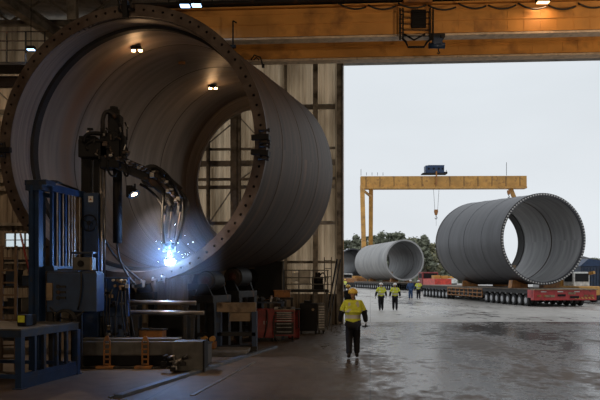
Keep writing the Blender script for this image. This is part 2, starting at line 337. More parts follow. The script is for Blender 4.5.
# ------------------------------------------------------------------ ring / tube loft machinery
class Loft:
    def __init__(s, R, near, ax, L, az, th, th2, ro0=.97, ro1=.96, ri0=.915, ri1=.915):
        s.R = R; s.c0 = Vector((near[0], near[2], near[1]+CZ/R))*R; s.c1 = s.c0+Vector((sin(ax), cos(ax), az))*L*R
        s.th = (th, th2); s.ro = (ro0*R, ro1*R); s.ri = (ri0*R, ri1*R)
    def fr(s, t): return s.c0.lerp(s.c1, t), s.th[0]+(s.th[1]-s.th[0])*t
    def pt(s, t, a, r, off=0):
        c, th = s.fr(t); u = Vector((cos(th), -sin(th), 0)); w = Vector((0, 0, 1)); n = Vector((sin(th), cos(th), 0))
        return c+(u*cos(a)+w*sin(a))*r+n*off
    def Ro(s, t): return s.ro[0]+(s.ro[1]-s.ro[0])*t
    def Ri(s, t): return s.ri[0]+(s.ri[1]-s.ri[0])*t
    def surf(s, name, mat_, rows, parent, seg=144, close=False, org=None):
        """rows: (t, radius, offset along axis)"""
        b = bmesh.new(); uvl = b.loops.layers.uv.new('UVMap'); R = []
        for (t, r, off) in rows: R.append([b.verts.new(s.pt(t, 2*pi*i/seg, r, off)-s.org) for i in range(seg)])
        n = len(rows)
        for j in range(n if close else n-1):
            A, B = R[j], R[(j+1) % n]
            for i in range(seg):
                f = b.faces.new([A[i], A[(i+1) % seg], B[(i+1) % seg], B[i]]); f.smooth = not close
                for lp, (uu, vv) in zip(f.loops, ((i/seg, j/n), ((i+1)/seg, j/n), ((i+1)/seg, (j+1)/n), (i/seg, (j+1)/n))): lp[uvl].uv = (uu, vv)
        if close: bmesh.ops.recalc_face_normals(b, faces=b.faces)
        me = bpy.data.meshes.new(name); b.to_mesh(me); b.free(); me.materials.append(mat_)
        o = bpy.data.objects.new(name, me); COL.objects.link(o); o.parent = parent; return o
    def flange(s, name, mat_, parent, N, r0, r1, rh, depth, hr, off0=0.0, t=0):
        b = bmesh.new(); rm = (r0+r1)/2
        def V(a, r, off): return b.verts.new(s.pt(t, a, r, off)-s.org)
        face = {}
        for k in range(N):
            a0 = 2*pi*k/N; a1 = 2*pi*(k+1)/N; am = (a0+a1)/2
            for side, off in ((0, off0), (1, off0+depth)):
                out = [V(am, r0, off), V(a1, r0, off), V(a1, rh, off), V(a1, r1, off), V(am, r1, off), V(a0, r1, off), V(a0, rh, off), V(a0, r0, off)]
                hol = []
                for q in range(8):
                    g = -pi/2+q*pi/4; hol.append(V(am+hr*cos(g)/rm, rh+hr*sin(g), off))
                for q in range(8): b.faces.new([out[q], out[(q+1) % 8], hol[(q+1) % 8], hol[q]])
                if side == 0: h0, o0 = hol, out
                else:
                    for q in range(8): b.faces.new([h0[q], h0[(q+1) % 8], hol[(q+1) % 8], hol[q]])
                    for q in (0, 7, 3, 4): b.faces.new([o0[q], o0[(q+1) % 8], out[(q+1) % 8], out[q]])
        bmesh.ops.remove_doubles(b, verts=b.verts, dist=.0008); bmesh.ops.recalc_face_normals(b, faces=b.faces)
        me = bpy.data.meshes.new(name); b.to_mesh(me); b.free(); me.materials.append(mat_)
        o = bpy.data.objects.new(name, me); COL.objects.link(o); o.parent = parent; return o
    def hit(s, px, py, r_in=True, t0=0, t1=1):
        best = None
        for i in range(121):
            t = t0+(t1-t0)*i/120
            for k in range(360):
                a = 2*pi*k/360; p = s.pt(t, a, s.Ri(t) if r_in else s.Ro(t)); d = (CX+F*p.x/p.y-px)**2+(CY-F*(p.z-CZ)/p.y-py)**2
                if best is None or d < best[0]: best = (d, t, a, p)
        return best
# ------------------------------------------------------------------ the big section inside the hall
A = Loft(3.68, (-1.2195, .947, 5.007), .265, 2.744, .044, .146, .514, .972, .960, .915, .925)
A.org = Vector((A.c0.x, A.c0.y, A.c0.z-A.R))
T = thing('steel_tower_section', A.org, 0, 'huge dark rust brown steel tube section with bolt hole flange on rollers inside the hall', 'steel tube')
R_ = A.R
A.flange('flange', m_flange, T, 84, .915*R_, R_, .962*R_, .16, .036, -.02)
out_rows = [(0, A.Ro(0), .13)]
seams = (.2, .44, .7)
for i in range(1, 41): out_rows.append((i/40, A.Ro(i/40), 0))
A.surf('outer_shell', m_shell, out_rows, T)
in_rows = [(0, A.Ri(0), .0)]+[(i/40, A.Ri(i/40), 0) for i in range(1, 41)]
A.surf('inner_shell', m_inner, in_rows[::-1], T)
for t in seams:
    r = A.Ro(t); A.surf('weld_seam', m_seam, [(t, r-.01, -.035), (t, r+.01, -.02), (t, r+.01, .02), (t, r-.01, .035)], T, close=True)
for t in (.27, .55, .78):
    r = A.Ri(t); A.surf('weld_seam', m_seam, [(t, r+.01, -.03), (t, r-.009, -.015), (t, r-.009, .015), (t, r+.01, .03)], T, close=True)
r = A.Ri(.1); A.surf('inner_rib', m_rib, [(.075, r+.01, 0), (.075, r-.10, 0), (.095, r-.10, 0), (.095, r+.01, 0)], T, close=True)
r = A.Ri(.1); A.surf('inner_band', m_inner, [(.0, r+.005, 0.12), (.0, r-.02, .13), (.07, r-.02, 0), (.075, r+.005, 0)], T, close=True)
A.surf('end_flange', m_inner, [(1, A.Ro(1), 0), (1, .80*R_, 0), (1, .80*R_, -.12), (1, A.Ro(1), -.12)], T, close=True)
A.surf('end_lip', m_inner, [(1, .80*R_, 0), (1, .765*R_, 0), (1, .765*R_, -.08), (1, .80*R_, -.08)], T, close=True)
# brackets clamped on the flange
def bracket(a, lab):
    c = A.pt(0, a, .955*R_, -.1); th = A.th[0]; n = Vector((sin(th), cos(th), 0)); u = (A.pt(0, a, R_)-A.pt(0, a, .9*R_)).normalized(); w = n.cross(u)
    o = thing('flange_clamp', c, 0, lab, 'clamp', 'black clamps bolted on the big flange')
    Mx = Matrix((u, n, w)).transposed()
    b = MB(); b.box((0, 0, 0), (.42, .12, .14), M=Mx, bev=.01); b.box(u*.2+n*.12, (.08, .34, .14), M=Mx); b.build('clamp_body', m_black, o)
    for s in (-1, 1):
        b = MB(); b.cyl(w*s*.16-n*.05, w*s*.16-n*.05+u*.25, .03); b.cyl(w*s*.16-n*.05+u*.22, w*s*.16-n*.05+u*.28, .05, seg=6); b.build('clamp_bolt', m_dark, o)
    b = MB(); b.bar(n*.02+w*-.2, n*.02+w*.2, .06); b.build('clamp_bar', m_dark, o)
bracket(.02, 'upper of the two black clamps on the right edge of the big flange')
bracket(-.09, 'lower of the two black clamps on the right edge of the big flange')
bracket(pi+.02, 'black clamp on the left edge of the big flange')
bracket(pi/2+.02, 'black clamp at the top of the big flange')
# lamps fixed inside the tube
def tube_lamp(px, py, lab, power):
    d, t, a, p = A.hit(px, py, True, .1, .9); c, th = A.fr(t); inn = (c-p); inn.y = 0; inn.normalize()
    o = thing('inspection_lamp', p+inn*.02, 0, lab, 'lamp', 'warm lamps fixed inside the big tube')
    b = MB(); b.box(inn*.06, (.30, .16, .10), bev=.02); b.cyl((0, 0, 0), inn*.06, .05); b.build('lamp_housing', m_black, o)
    for s in (-1, 1):
        b = MB(); b.ball(inn*.13+Vector((s*.1, 0, 0)), .06, (1, 1, .6)); b.build('bulb', m_glow, o)
    lamp('bulb_light', 'POINT', inn*.32, power, (1, .62, .32), .08, parent=o)
tube_lamp(135, 46, 'lit warm lamp high inside the big tube, nearer its front', 9)
tube_lamp(212, 85, 'lit warm lamp high inside the big tube, deeper in towards its far end', 7)
d, t, a, p = A.hit(182, 62, True, .1, .9)
b = MB(); b.box((0, 0, 0), (.22, .1, .08), bev=.01); o = b.build('junction_box', m_orange); o.location = p-Vector((0, 0, .05)); tag(o, 'tiny orange box on the inner ceiling of the big tube', 'box')
# ------------------------------------------------------------------ workshop lighting: hall lamps, plus roof lamps and floodlights added out of view
def bay_lamp(loc, power, col, lab, glow, size=(.5, .35)):
    o = thing('high_bay_lamp', loc, 0, lab, 'lamp', 'high bay lamps under the roof')
    b = MB(); b.box((0, 0, .12), (size[0], size[1], .12), bev=.02); b.cyl((0, 0, .15), (0, 0, HZ-.08-loc[2]), .015); b.build('lamp_housing', m_black, o)
    b = MB(); b.box((0, 0, .05), (size[0]*.85, size[1]*.8, .03)); b.build('diffuser', glow, o)
    L_ = lamp('lamp_light', 'AREA', (0, 0, .0), power, col, .45, parent=o); return o
m_warmpan = mat('warm_diffuser', (1, .8, .5), .5, emit=((1, .6, .3), 3))
bay_lamp(P(185, 7.5, 22.3), 10, (.5, .7, 1), 'left of two small cold blue roof lamps above the big ring', m_glowb, (.34, .3))
bay_lamp(P(196.5, 7, 22.3), 10, (.5, .7, 1), 'right of two small cold blue roof lamps above the big ring', m_glowb, (.34, .3))
bay_lamp(P(543, 4, 23), 14, (1, .6, .32), 'warm roof lamp above the right end of the overhead crane', m_warmpan, (.45, .25))
for x, y, pw, lb_ in ((-9, 9, 220, 'left of the added unseen warm roof lamps over the near hall floor'), (5, 14, 200, 'middle of the added unseen warm roof lamps over the near hall floor'), (13, 18, 200, 'right of the added unseen warm roof lamps over the near hall floor'), (-14, 26, 420, 'added unseen warm roof lamp over the dark left bay behind the big ring')):  # out of view, put in to warm the hall and its left bay
    bay_lamp((x, y, HZ-1.75), pw, (1, .70, .44), lb_, m_warmpan)
for x, pw, lb_ in ((-8, 260, 'left added fill floodlight on the hall wall behind the viewer'), (8, 520, 'right added fill floodlight on the hall wall behind the viewer')):  # unseen fill behind the camera, added to brighten crane and hall
    o = thing('added_fill_flood', (x, -11.6, 3.4), 0, lb_, 'lamp', 'added fill floodlights on the front wall')
    b = MB(); b.box((0, 0, 0), (.9, .3, .6), bev=.03); b.box((0, -.2, -.1), (.2, .2, .3)); b.build('lamp_housing', m_black, o); b = MB(); b.box((0, .17, 0), (.8, .04, .5)); b.build('diffuser', m_warmpan, o)
    lamp('lamp_light', 'AREA', (0, .3, 0), pw, (1, .78, .55), .8, rot=Vector((0, 1, .2)).to_track_quat('-Z', 'Y').to_euler(), parent=o)
for x, y, pw, dirx, lb_ in ((12, 9, 900, -5, 'tripod floodlight aimed up at the crane from the right hall floor'), (19, 12, 900, -4, 'further added fill flood on the right hall floor, aimed at the crane')):  # spots added outside the view to light the lower crane girder
    o = thing('added_tripod_flood', (x, y, 0), 0, lb_, 'lamp', 'added tripod floodlights on the hall floor')
    b = MB(); b.cyl((0, 0, .5), (0, 0, 2.9), .03); b.build('pole', m_dark, o)
    for k in range(3): b = MB(); b.bar((0, 0, .9), (.6*cos(k*2.09), .6*sin(k*2.09), .02), .03); b.build('leg', m_dark, o)
    b = MB(); b.box((0, -.05, 3.05), (.6, .16, .4), bev=.02); b.build('lamp_housing', m_black, o); b = MB(); b.box((0, .045, 3.05), (.52, .02, .32)); b.build('diffuser', m_warmpan, o)
    lamp('lamp_light', 'SPOT', (0, .25, 3.05), pw*2.2, (1, .74, .48), .2, rot=Vector((dirx, 15.5, 8.2)).to_track_quat('-Z', 'Y').to_euler(), parent=o, spot=1.25)
# ------------------------------------------------------------------ overhead bridge crane
T = thing('bridge_crane', (10, 24.4, 10.3), 0, 'ochre yellow double girder overhead crane spanning the top of the hall', 'overhead crane')
def wl(Y0, x): return Y0+YAW*(x)
def girder(Y0, z0, z1, nm):
    for seg_, (x0, x1) in enumerate(((-6.2, 26),)):
        a = Vector((x0-10, wl(Y0, x0)-24.4, 0)); c = Vector((x1-10, wl(Y0, x1)-24.4, 0)); zc = (z0+z1)/2-10.3
        b = MB(); b.bar(a+Vector((0, 0, zc)), c+Vector((0, 0, zc)), .42, z1-z0-.12); 
        for k in range(60):
            f = (k+.5)/60; p = a.lerp(c, f)+Vector((0, 0, zc)); b.box(p+Vector((0, -.215, 0)), (.018, .012, z1-z0-.14), math.atan(YAW))
        for zz in (.30, -.05): b.bar(a+Vector((0, -.22, zc+zz)), c+Vector((0, -.22, zc+zz)), .03, .035)
        g = b.build(nm, m_yelin, T)
        b = MB(); b.bar(a+Vector((0, 0, z0-10.3)), c+Vector((0, 0, z0-10.3)), .46, .07); b.build('bottom_flange', m_flg, g)
        b = MB(); b.bar(a+Vector((0, 0, z1-10.3)), c+Vector((0, 0, z1-10.3)), .60, .05); b.build('top_flange', m_yelin, g)
        b = MB(); b.bar(a+Vector((0, 0, z1-10.3+.07)), c+Vector((0, 0, z1-10.3+.07)), .08, .09); b.build('rail', m_dark, g)
b = MB(); b.box((-16.4, .9+.43, .55), (.5, 3.4, .8), bev=.02); b.build('end_carriage', m_yelin, T)
girder(24.1, 10.36, 11.42, 'girder'); girder(26.5, 10.36, 11.42, 'girder')
b = MB()                                           # service walkway with rails on the near side, above
for x in [i*1.5-6 for i in range(21)]:
    b.bar((x-10, wl(23.7, x)-24.4, 1.15), (x-10, wl(23.7, x)-24.4, 2.1), .04)
for z in (1.3, 1.7, 2.1): b.bar((-16.2, wl(23.7, -6.2)-24.4, z), (16, wl(23.7, 26)-24.4, z), .035)
b.bar((-16.2, wl(23.85, -6.2)-24.4, 1.22), (16, wl(23.85, 26)-24.4, 1.22), .5, .06)
b.build('walkway', m_dark, T)
b = MB()
for k in range(9):
    p = P(338+k*30, 3+(k % 2)*2, 23.2)-Vector((10, 24.4, 10.3)); q = P(366+k*30, 7-(k % 3), 23.2)-Vector((10, 24.4, 10.3)); b.tube(arc(p, (p+q)/2-Vector((0, 0, .25)), q), .03, 6)
b.build('festoon_cable', m_cable, T)
O0 = Vector((10, 24.4, 10.3))
b = MB(); c = P(418, 20, 23.7)-O0; b.box(c+Vector((0, .0, .0)), (.5, .3, .62), bev=.03); b.build('trolley_cabinet', m_black, T)
b = MB(); c = P(416, 2, 23.7)-O0; b.box(c+Vector((0, .2, .1)), (.95, 1.2, .5)); b.box(c+Vector((.0, 0, .5)), (1.6, 1.6, .3)); b.build('trolley_head', m_orange, T)
b = MB()
for px in (400, 403, 430, 433): b.bar(P(px, 8, 23.4)-O0, P(px, 40, 23.4)-O0, .05)
for k in range(7): b.bar(P(399, 10+k*4.5, 23.4)-O0, P(404, 10+k*4.5, 23.4)-O0, .025)
for k in range(5): b.bar(P(403, 12+k*6, 23.4)-O0, P(431, 12+k*6, 23.4)-O0, .03)
b.tube([P(x, y, 23.4)-O0 for x, y in ((402, 38), (406, 42), (408, 47), (424, 47), (427, 42), (432, 38))], .035, 6)
b.tube([P(x, y, 23.4)-O0 for x, y in ((404, 34), (414, 40), (425, 34))], .03, 6)
b.build('trolley_frame', m_black, T)
H = thing('crane_hoist', P(437, 48, 23.6), 0, 'small dark blue electric hoist hanging under the overhead crane', 'hoist')
b = MB(); b.box((0, 0, .2), (.32, .3, .2), bev=.02); b.cyl((-.28, 0, .08), (.26, 0, .08), .10); b.build('hoist_body', m_blue, H)
b = MB(); b.box((0, 0, .42), (.5, .24, .06)); b.cyl((-.18, -.14, .36), (-.18, .14, .36), .07); b.cyl((.18, -.14, .36), (.18, .14, .36), .07); b.build('hoist_trolley', m_dark, H)
b = MB(); b.tube([(0.05, 0, .0), (.05, 0, -.1), (.1, 0, -.16), (.05, 0, -.2), (0, 0, -.16)], .02, 6); b.build('hook', m_dark, H)
b = MB(); p = P(233, 22, 23.6); b.bar((0, 0, 0), (0, 0, .85), .05, .05); b.box((0, 0, -.02), (.2, .1, .1)); b.bar((0, 0, .85), (.12, 0, .78), .04)
o = b.build('pendant_bracket', m_black); o.location = P(233, 46, 23.6); tag(o, 'thin black upright rod in front of the crane girder beside the big ring', 'bracket')
b = MB(); b.tube([(0, 0, 0), (.12, 0, .18), (.35, 0, .1), (.42, 0, -.15)], .03, 6); b.tube([(.1, 0, 0), (.2, 0, .1), (.3, 0, 0)], .025, 6); b.box((.45, 0, -.22), (.1, .1, .12))
o = b.build('cable_loop', m_cable); o.location = P(251, 60, 25.9); tag(o, 'small black cable loop under the crane girder above the big tube', 'cable')
# ------------------------------------------------------------------ workshop equipment
WR = -.2                                            # machines follow the axis of the tube
UA = Vector((sin(.2), cos(.2), 0)); UX = Vector((cos(.2), -sin(.2), 0))
def loc_(o, p): return Matrix.Rotation(-o.rotation_euler.z, 3, 'Z') @ (Vector(p)-Vector(o.location))
# turning rolls that carry the section
def rolls(t, deg, rr_, lab):
    c, th = A.fr(t); n = Vector((sin(th), cos(th), 0)); r = A.Ro(t)
    ang = radians(deg); dirv = Vector((cos(th)*sin(ang), -sin(th)*sin(ang), -cos(ang)))
    rc = c+dirv*(r+rr_+.012)
    o = thing('turning_roll', (rc.x, rc.y, 0), -th, lab, 'roller', 'turning rolls under the big tube'); z = rc.z
    b = MB(); b.lathe((0, -.42, z), (0, 1, 0), [(0, rr_*.8), (.02, rr_), (.80, rr_), (.84, rr_*.8)], 32); b.build('roller_drum', m_dark, o)
    b = MB(); b.lathe((0, -.50, z), (0, 1, 0), [(0, rr_*.6), (.0, rr_*.8), (.1, rr_*.88), (.1, rr_*.5)], 28); b.build('roller_rim', m_flange, o)
    b = MB(); b.lathe((0, -.58, z), (0, 1, 0), [(0, .05), (.03, .08), (.10, rr_*.55), (.12, rr_*.55)], 20)
    for k in range(6): b.cyl((rr_*.4*cos(k*pi/3), -.56, z+rr_*.4*sin(k*pi/3)), (rr_*.4*cos(k*pi/3), -.4, z+rr_*.4*sin(k*pi/3)), .022, seg=6)
    b.build('roller_hub', m_dred, o)
    for y in (-.62, .55): b = MB(); b.prism([(-.12, y, z-(.10 if y < 0 else -.08)), (.1, y, z-(.10 if y < 0 else -.08)), (.28, y, z-.45), (-.28, y, z-.45)], (0, .09, 0)); b.build('bearing_block', m_black, o)
    b = MB(); b.box((0, 0, z-.55), (.72, 1.5, .22), bev=.02)
    for x in (-.26, .26):
        for y in (-.6, .6): b.box((x, y, (z-.6)/2+.0), (.2, .2, z-.6))
    b.box((0, -.6, .5), (.6, .08, .12)); b.box((0, .6, .5), (.6, .08, .12)); b.box((0, 0, .03), (.8, 1.5, .06))
    b.build('roller_stand', m_dark, o)
    return o
rolls(.315, 15, .29, 'near turning roll with red hub under the right side of the big tube')
rolls(.52, 17, .33, 'second turning roll behind the red hubbed one under the big tube')
rolls(.28, -20, .3, 'near turning roll under the left side of the big tube')
rolls(.86, 3, .33, 'rearmost turning roll under the far end of the big tube, right side')
rolls(.80, -20, .33, 'rearmost turning roll under the far end of the big tube, left side')
# ---- blue welding gantry bank with slats
Bp = Vector((-6.10, 16.25, 0)); tb = thing('welding_gantry', Bp, -.2, 'tall blue steel gantry frame with a row of vertical slats left of the welding arm', 'gantry')
b = MB(); b.box((0, 0, 2.2), (.26, .3, 4.3), bev=.01); b.box((-.0, -.2, 2.2), (.06, .08, 4.2)); b.build('front_post', m_blue, tb)
b = MB(); b.box((.08, 0, 4.37), (.55, .42, .12), bev=.01); b.box((.05, -.05, 4.25), (.42, .36, .12)); b.build('post_cap', m_bluel, tb)
b = MB(); b.bar((.22, .1, 4.28), (.22, 1.66, 4.28), .22, .16); b.bar((.1, .1, 4.12), (.1, 1.66, 4.12), .05, .1); b.build('top_rail', m_blue, tb)
b = MB(); b.bar((.24, .1, 2.4), (.24, 1.66, 2.4), .24, .12); b.build('lower_rail', m_bluel, tb)
b = MB(); b.box((.22, 1.66, 2.2), (.16, .16, 4.3)); b.build('rear_post', m_blue, tb)
for k in range(10):
    b = MB(); b.box((.24, .22+.145*k, 3.32), (.07, .05 if k % 2 else .07, 1.76)); b.build('slat', m_blue if k < 6 else m_beige, tb)
for k in range(5):
    b = MB(); b.cyl((.30, .36+.26*k, 2.4), (.30, .36+.26*k, 4.2), .02, seg=8); b.build('guide_rod', m_steel, tb)
b = MB(); b.cyl((.12, .5, 4.45), (.12, .5, 4.5), .1); b.tube([(.2, .3, 4.4), (.2, .5, 4.48), (.2, .8, 4.44), (.2, 1.1, 4.42), (.2, 1.5, 4.4)], .03, 6); b.build('rail_hose', m_cable, tb)
# blue base cabinet with drives
bc = thing('machine_base_cabinet', (-5.28, 16.15, 0), 0, 'blue steel cabinet on legs, narrow beige box on its front, right of the gantry', 'cabinet')
b = MB(); b.box((0, .35, 1.84), (1.16, .62, .90), bev=.02); b.build('cabinet_body', m_blue, bc)
for x in (-.5, .02):
    for y in (.12, .6): b = MB(); b.box((x, y, .70), (.1, .1, 1.4)); b.build('leg', m_dark, bc)
b = MB(); b.box((-.50, .02, 1.86), (.13, .08, .40), bev=.01); b.build('beige_junction_box', m_beige, bc, label='narrow beige junction box')
for k in range(3):
    b = MB(); b.cyl((-.3, -.03, 1.72+k*.13), (-.3, .05, 1.72+k*.13), .045); b.box((-.2, .02, 1.72+k*.13), (.14, .06, .05)); b.build('valve', m_dark, bc)
b = MB(); b.tube(arc((.22, .02, 2.32), (.3, -.1, 1.9), (.15, .02, 1.45)), .02, 6); b.tube(arc((-.5, .02, 1.5), (-.1, -.2, 1.0), (.3, .0, 1.42)), .018, 6); b.build('cable', m_cable, bc)
b = MB(); b.box((-.0, .3, 2.31), (1.12, .5, .05)); b.box((-.12, .2, 2.37), (.5, .1, .05)); b.build('top_tray', m_bluel, bc)
# grey pump motor box standing on the cabinet
pb = thing('drive_motor_box', (-5.03, 16.2, 2.34), 0, 'grey box with round gauge and handle standing on the blue cabinet', 'machine')
b = MB(); b.box((0, .14, .17), (.46, .28, .3), bev=.02); b.build('motor_case', m_grey, pb)
b = MB(); b.cyl((-.04, -.03, .17), (-.04, .01, .17), .075, seg=18); b.cyl((-.04, -.05, .17), (-.04, -.03, .17), .03); b.build('gauge', m_black, pb)
b = MB(); b.box((.2, -.015, .16), (.05, .02, .3)); b.build('edge_plate', m_beige, pb)
b = MB(); b.box((0, .1, .42), (.5, .3, .05), bev=.01); b.bar((-.18, .1, .3), (-.18, .1, .42), .03); b.bar((.18, .1, .3), (.18, .1, .42), .03); b.build('handle_tray', m_bluel, pb)
# blue column with hand wheel
cc = thing('blue_control_column', (-5.26, 17.75, 0), -.05, 'blue steel column with black hand wheel and white warning plate beside the mast', 'column')
b = MB(); b.box((0, 0, 2.16), (.38, .26, 4.32), bev=.01); b.box((0, 0, .03), (.42, .24, .06)); b.build('column_body', m_blue, cc)
b = MB(); b.box((.0, -.14, 4.16), (.12, .012, .15)); p_ = b.build('warning_plate', m_white, cc)
b = MB(); b.prism([(-.035, -.152, 4.13), (.035, -.152, 4.13), (0, -.152, 4.19)], (0, .006, 0)); b.build('warning_symbol', m_orange, p_)
b = MB(); b.lathe((0, -.26, 3.55), (0, 1, 0), [(0, .04), (.0, .06), (.12, .06)], 16); hw = b.build('hand_wheel', m_black, cc)
b = MB(); b.tube([(.2*cos(a*pi/12), -.26, 3.55+.2*sin(a*pi/12)) for a in range(25)], .017, 6)
for k in range(3): b.bar((0, -.26, 3.55), (.2*cos(k*2.09+.5), -.26, 3.55+.2*sin(k*2.09+.5)), .02)
b.build('wheel_rim', m_black, hw)
b = MB(); b.cyl((.225, .0, .4), (.225, .0, 4.3), .03); b.build('guide_rod', m_steel, cc)
# operator panel, coloured buttons and valves
op = thing('operator_panel', (-4.69, 17.62, 0), 0, 'cluttered control panel with red and white buttons, pipes and cables right of the blue cabinet', 'control panel')
b = MB(); b.box((0, .12, 1.70), (.72, .2, 1.0), bev=.02); b.box((0, .14, .6), (.5, .16, 1.2)); b.box((-.28, .0, 1.9), (.2, .1, .5)); b.build('panel_case', m_blue, op)
random.seed(3)
for k, (x, z, r, mm) in enumerate(((-.30, 1.62, .035, m_red), (-.30, 1.48, .02, m_white), (-.24, 1.30, .05, m_white), (.0, 1.66, .03, m_white), (.1, 1.66, .03, m_beige), (.2, 1.66, .03, m_white), (.05, 1.52, .035, m_beige), (.18, 1.5, .03, m_orange))):
    z += .46; b = MB(); b.cyl((x, -.09, z), (x, .0, z), r, seg=12); b.build('button', mm, op)
for k in range(16):
    x, z = random.uniform(-.15, .38), random.uniform(.75, 2.1); b = MB(); b.box((x, -.06, z), (random.uniform(.05, .13), .12, random.uniform(.04, .12)), bev=.008); b.cyl((x, -.12, z), (x, .02, z), .025)
    b.build('valve_block', random.choice((m_dark, m_steel, m_grey, m_beige, m_black)), op)
for k in range(7):
    x = random.uniform(-.2, .4); b = MB(); b.tube(arc((x, -.08, 1.9), (x+random.uniform(-.2, .3), -.25, 1.2), (x+random.uniform(-.1, .3), -.05, .1)), .018, 6); b.build('hose', m_cable, op)
# ---- mast manipulator with the welding arm
Mp = Vector((-5.25, 17.95, 0)); mt = thing('welding_manipulator', Mp, 0, 'black mast with jointed robot arm reaching into the big tube and welding', 'robot')
def q(px, py, Y): return P(px, py, 17.75+(Y-16.7)*.25)-Mp
b = MB(); b.box((0, .05, .06), (.8, .5, .12)); b.bar(q(87, 345, 17.5), q(87, 150, 17.5), .24, .2); b.bar(q(97, 345, 17.5), q(97, 160, 17.5), .14, .2); b.box((.05, .05, .5), (.6, .3, .9)); b.build('mast', m_black, mt)
b = MB(); b.cyl(q(101, 285, 17.1), q(101, 160, 17.1), .045); b.build('piston_rod', m_steel, mt)
b = MB(); b.cyl(q(104.5, 285, 17.2), q(104.5, 160, 17.2), .03); b.build('piston_rod', m_steel, mt)
b = MB(); b.box(q(96, 150, 17.1), (.75, .55, .45), bev=.03); b.box(q(90, 140, 17.1), (.42, .5, .12), bev=.02); b.box(q(112, 152, 17.0), (.5, .5, .9), bev=.03); b.box(q(116, 128, 17.0), (.30, .36, .62), bev=.02); b.box(q(122, 150, 16.9), (.2, .3, .7), bev=.02); b.build('carriage', m_black, mt)
b = MB(); b.cyl(q(114, 140, 16.9), q(114, 110, 16.9), .15, seg=16); b.cyl(q(114, 110, 16.9), q(114, 107, 16.9), .1); b.build('servo_motor', m_dark, mt)
b = MB(); b.cyl(q(121, 150, 16.75), q(129, 154, 16.75), .07); b.cyl(q(121, 144, 16.75), q(121, 138, 16.75), .11); b.build('servo_motor', m_flange, mt)
b = MB(); b.cyl(q(117.5, 243, 16.9), q(117.5, 140, 16.9), .085); b.cyl(q(117.5, 243, 16.9), q(117.5, 170, 16.9), .115); b.build('cable_tube', m_black, mt)
random.seed(11)
for k, pts in enumerate((((84, 143), (84, 131), (93, 133), (103, 134)), ((103, 132), (101, 108), (109, 108), (116, 118)), ((88, 150), (82, 146), (88, 138), (106, 142)), ((108, 160), (106, 175), (113, 180), (118, 172)), ((124, 160), (132, 176), (126, 180), (124, 172)), ((118, 125), (121, 118), (124, 135), (124, 160)))):
    b = MB(); p0, p1, p2, p3 = [q(x, y, 15.85+.05*k) for x, y in pts]; b.tube([p0*(1-t)**3+p1*3*t*(1-t)**2+p2*3*t*t*(1-t)+p3*t**3 for t in [i/12 for i in range(13)]], .055 if k < 2 else .028, 7); b.build('hose', m_black if k != 1 else m_dark, mt)
for k in range(34):
    x, y = random.uniform(86, 128), random.uniform(128, 158); b = MB(); c_ = q(x, y, 15.9)
    if k % 2: b.cyl(c_, c_+Vector((random.uniform(-.12, .12), 0, random.uniform(.05, .16))), .022, seg=8)
    else: b.box(c_, (random.uniform(.05, .14), .08, random.uniform(.04, .1)), bev=.01)
    b.build('fitting', random.choice((m_dark, m_flange, m_steel, m_black)), mt)
for x in (101, 121, 127): 
    b = MB(); b.bar(q(x, 140 if x > 110 else 150, 16.7), q(x, 122+(x % 3)*3, 16.7), .03); b.build('guide_pin', m_black, mt)
# boom
b = MB(); b.bar(q(112, 160, 17.1), q(150, 176, 17.6), .30, .34, bev=.02); b.bar(q(112, 155, 16.2), q(152, 171, 16.7), .06, .07); b.bar(q(112, 166, 16.2), q(148, 181, 16.7), .06, .06); bm_ = b.build('boom', m_dark, mt)
for k in range(9):
    t = k/8; b = MB(); c_ = q(118+34*t, 159+14*t, 16.1+.5*t); b.box(c_, (.1, .1, .08), bev=.01); b.cyl(c_+Vector((0, -.05, .03)), c_+Vector((.1, -.05, .03)), .025); b.build('fitting', (m_flange, m_dark, m_steel)[k % 3], bm_)
# forearm: shoulder, curved casting, wrist and torch
b = MB(); b.cyl(q(152, 176, 17.3), q(152, 176, 17.9), .30, seg=20); b.cyl(q(152, 176, 17.2), q(152, 176, 17.3), .18, seg=16); b.build('shoulder_joint', m_dark, mt)
b = MB(); b.bar(q(152, 176, 17.6), q(168, 188, 18.0), .30, .44, bev=.03); b.bar(q(164, 183, 18.0), q(180, 203, 18.4), .32, .44, bev=.03); b.build('upper_arm', m_dark, mt)
b = MB(); b.cyl(q(155, 176, 16.5), q(178, 200, 17.2), .05); b.build('piston_rod', m_flange, mt)
b = MB(); b.cyl(q(160, 171, 16.6), q(181, 190, 17.3), .07); b.build('cylinder', m_dark, mt)
b = MB(); b.cyl(q(179, 205, 18.1), q(179, 205, 18.75), .27, seg=20); b.cyl(q(179, 205, 18.0), q(179, 205, 18.1), .15, seg=16); b.build('elbow_joint', m_dark, mt)
b = MB(); b.bar(q(179, 204, 18.5), q(173, 238, 18.85), .34, .34, bev=.03); b.bar(q(169, 198, 18.0), q(166, 234, 18.4), .18, .2, bev=.02); b.build('forearm', m_dark, mt)
b = MB(); b.bar(q(167, 205, 17.3), q(162, 240, 18.0), .05); b.bar(q(181, 212, 17.3), q(176, 240, 18.0), .05); b.bar(q(172, 212, 17.2), q(169, 238, 17.8), .06); b.build('link_rod', m_flange, mt)
b = MB(); b.box(q(169.5, 238, 18.9), (.42, .34, .26), bev=.03); b.cyl(q(169.5, 240, 18.9), q(169.5, 249, 18.95), .14, seg=16); b.build('wrist', m_dark, mt)
b = MB(); b.bar(q(164.5, 240, 18.9), q(164.5, 252, 19.0), .08); b.bar(q(174, 240, 18.9), q(175, 251, 19.0), .07); b.bar(q(163, 251, 19.0), q(176, 251, 19.0), .06); b.build('gripper', m_dark, mt)
b = MB(); b.cyl(q(169, 248, 19.0), q(168.3, 259.5, 19.3), .05, .02); b.build('welding_torch', m_steel, mt)
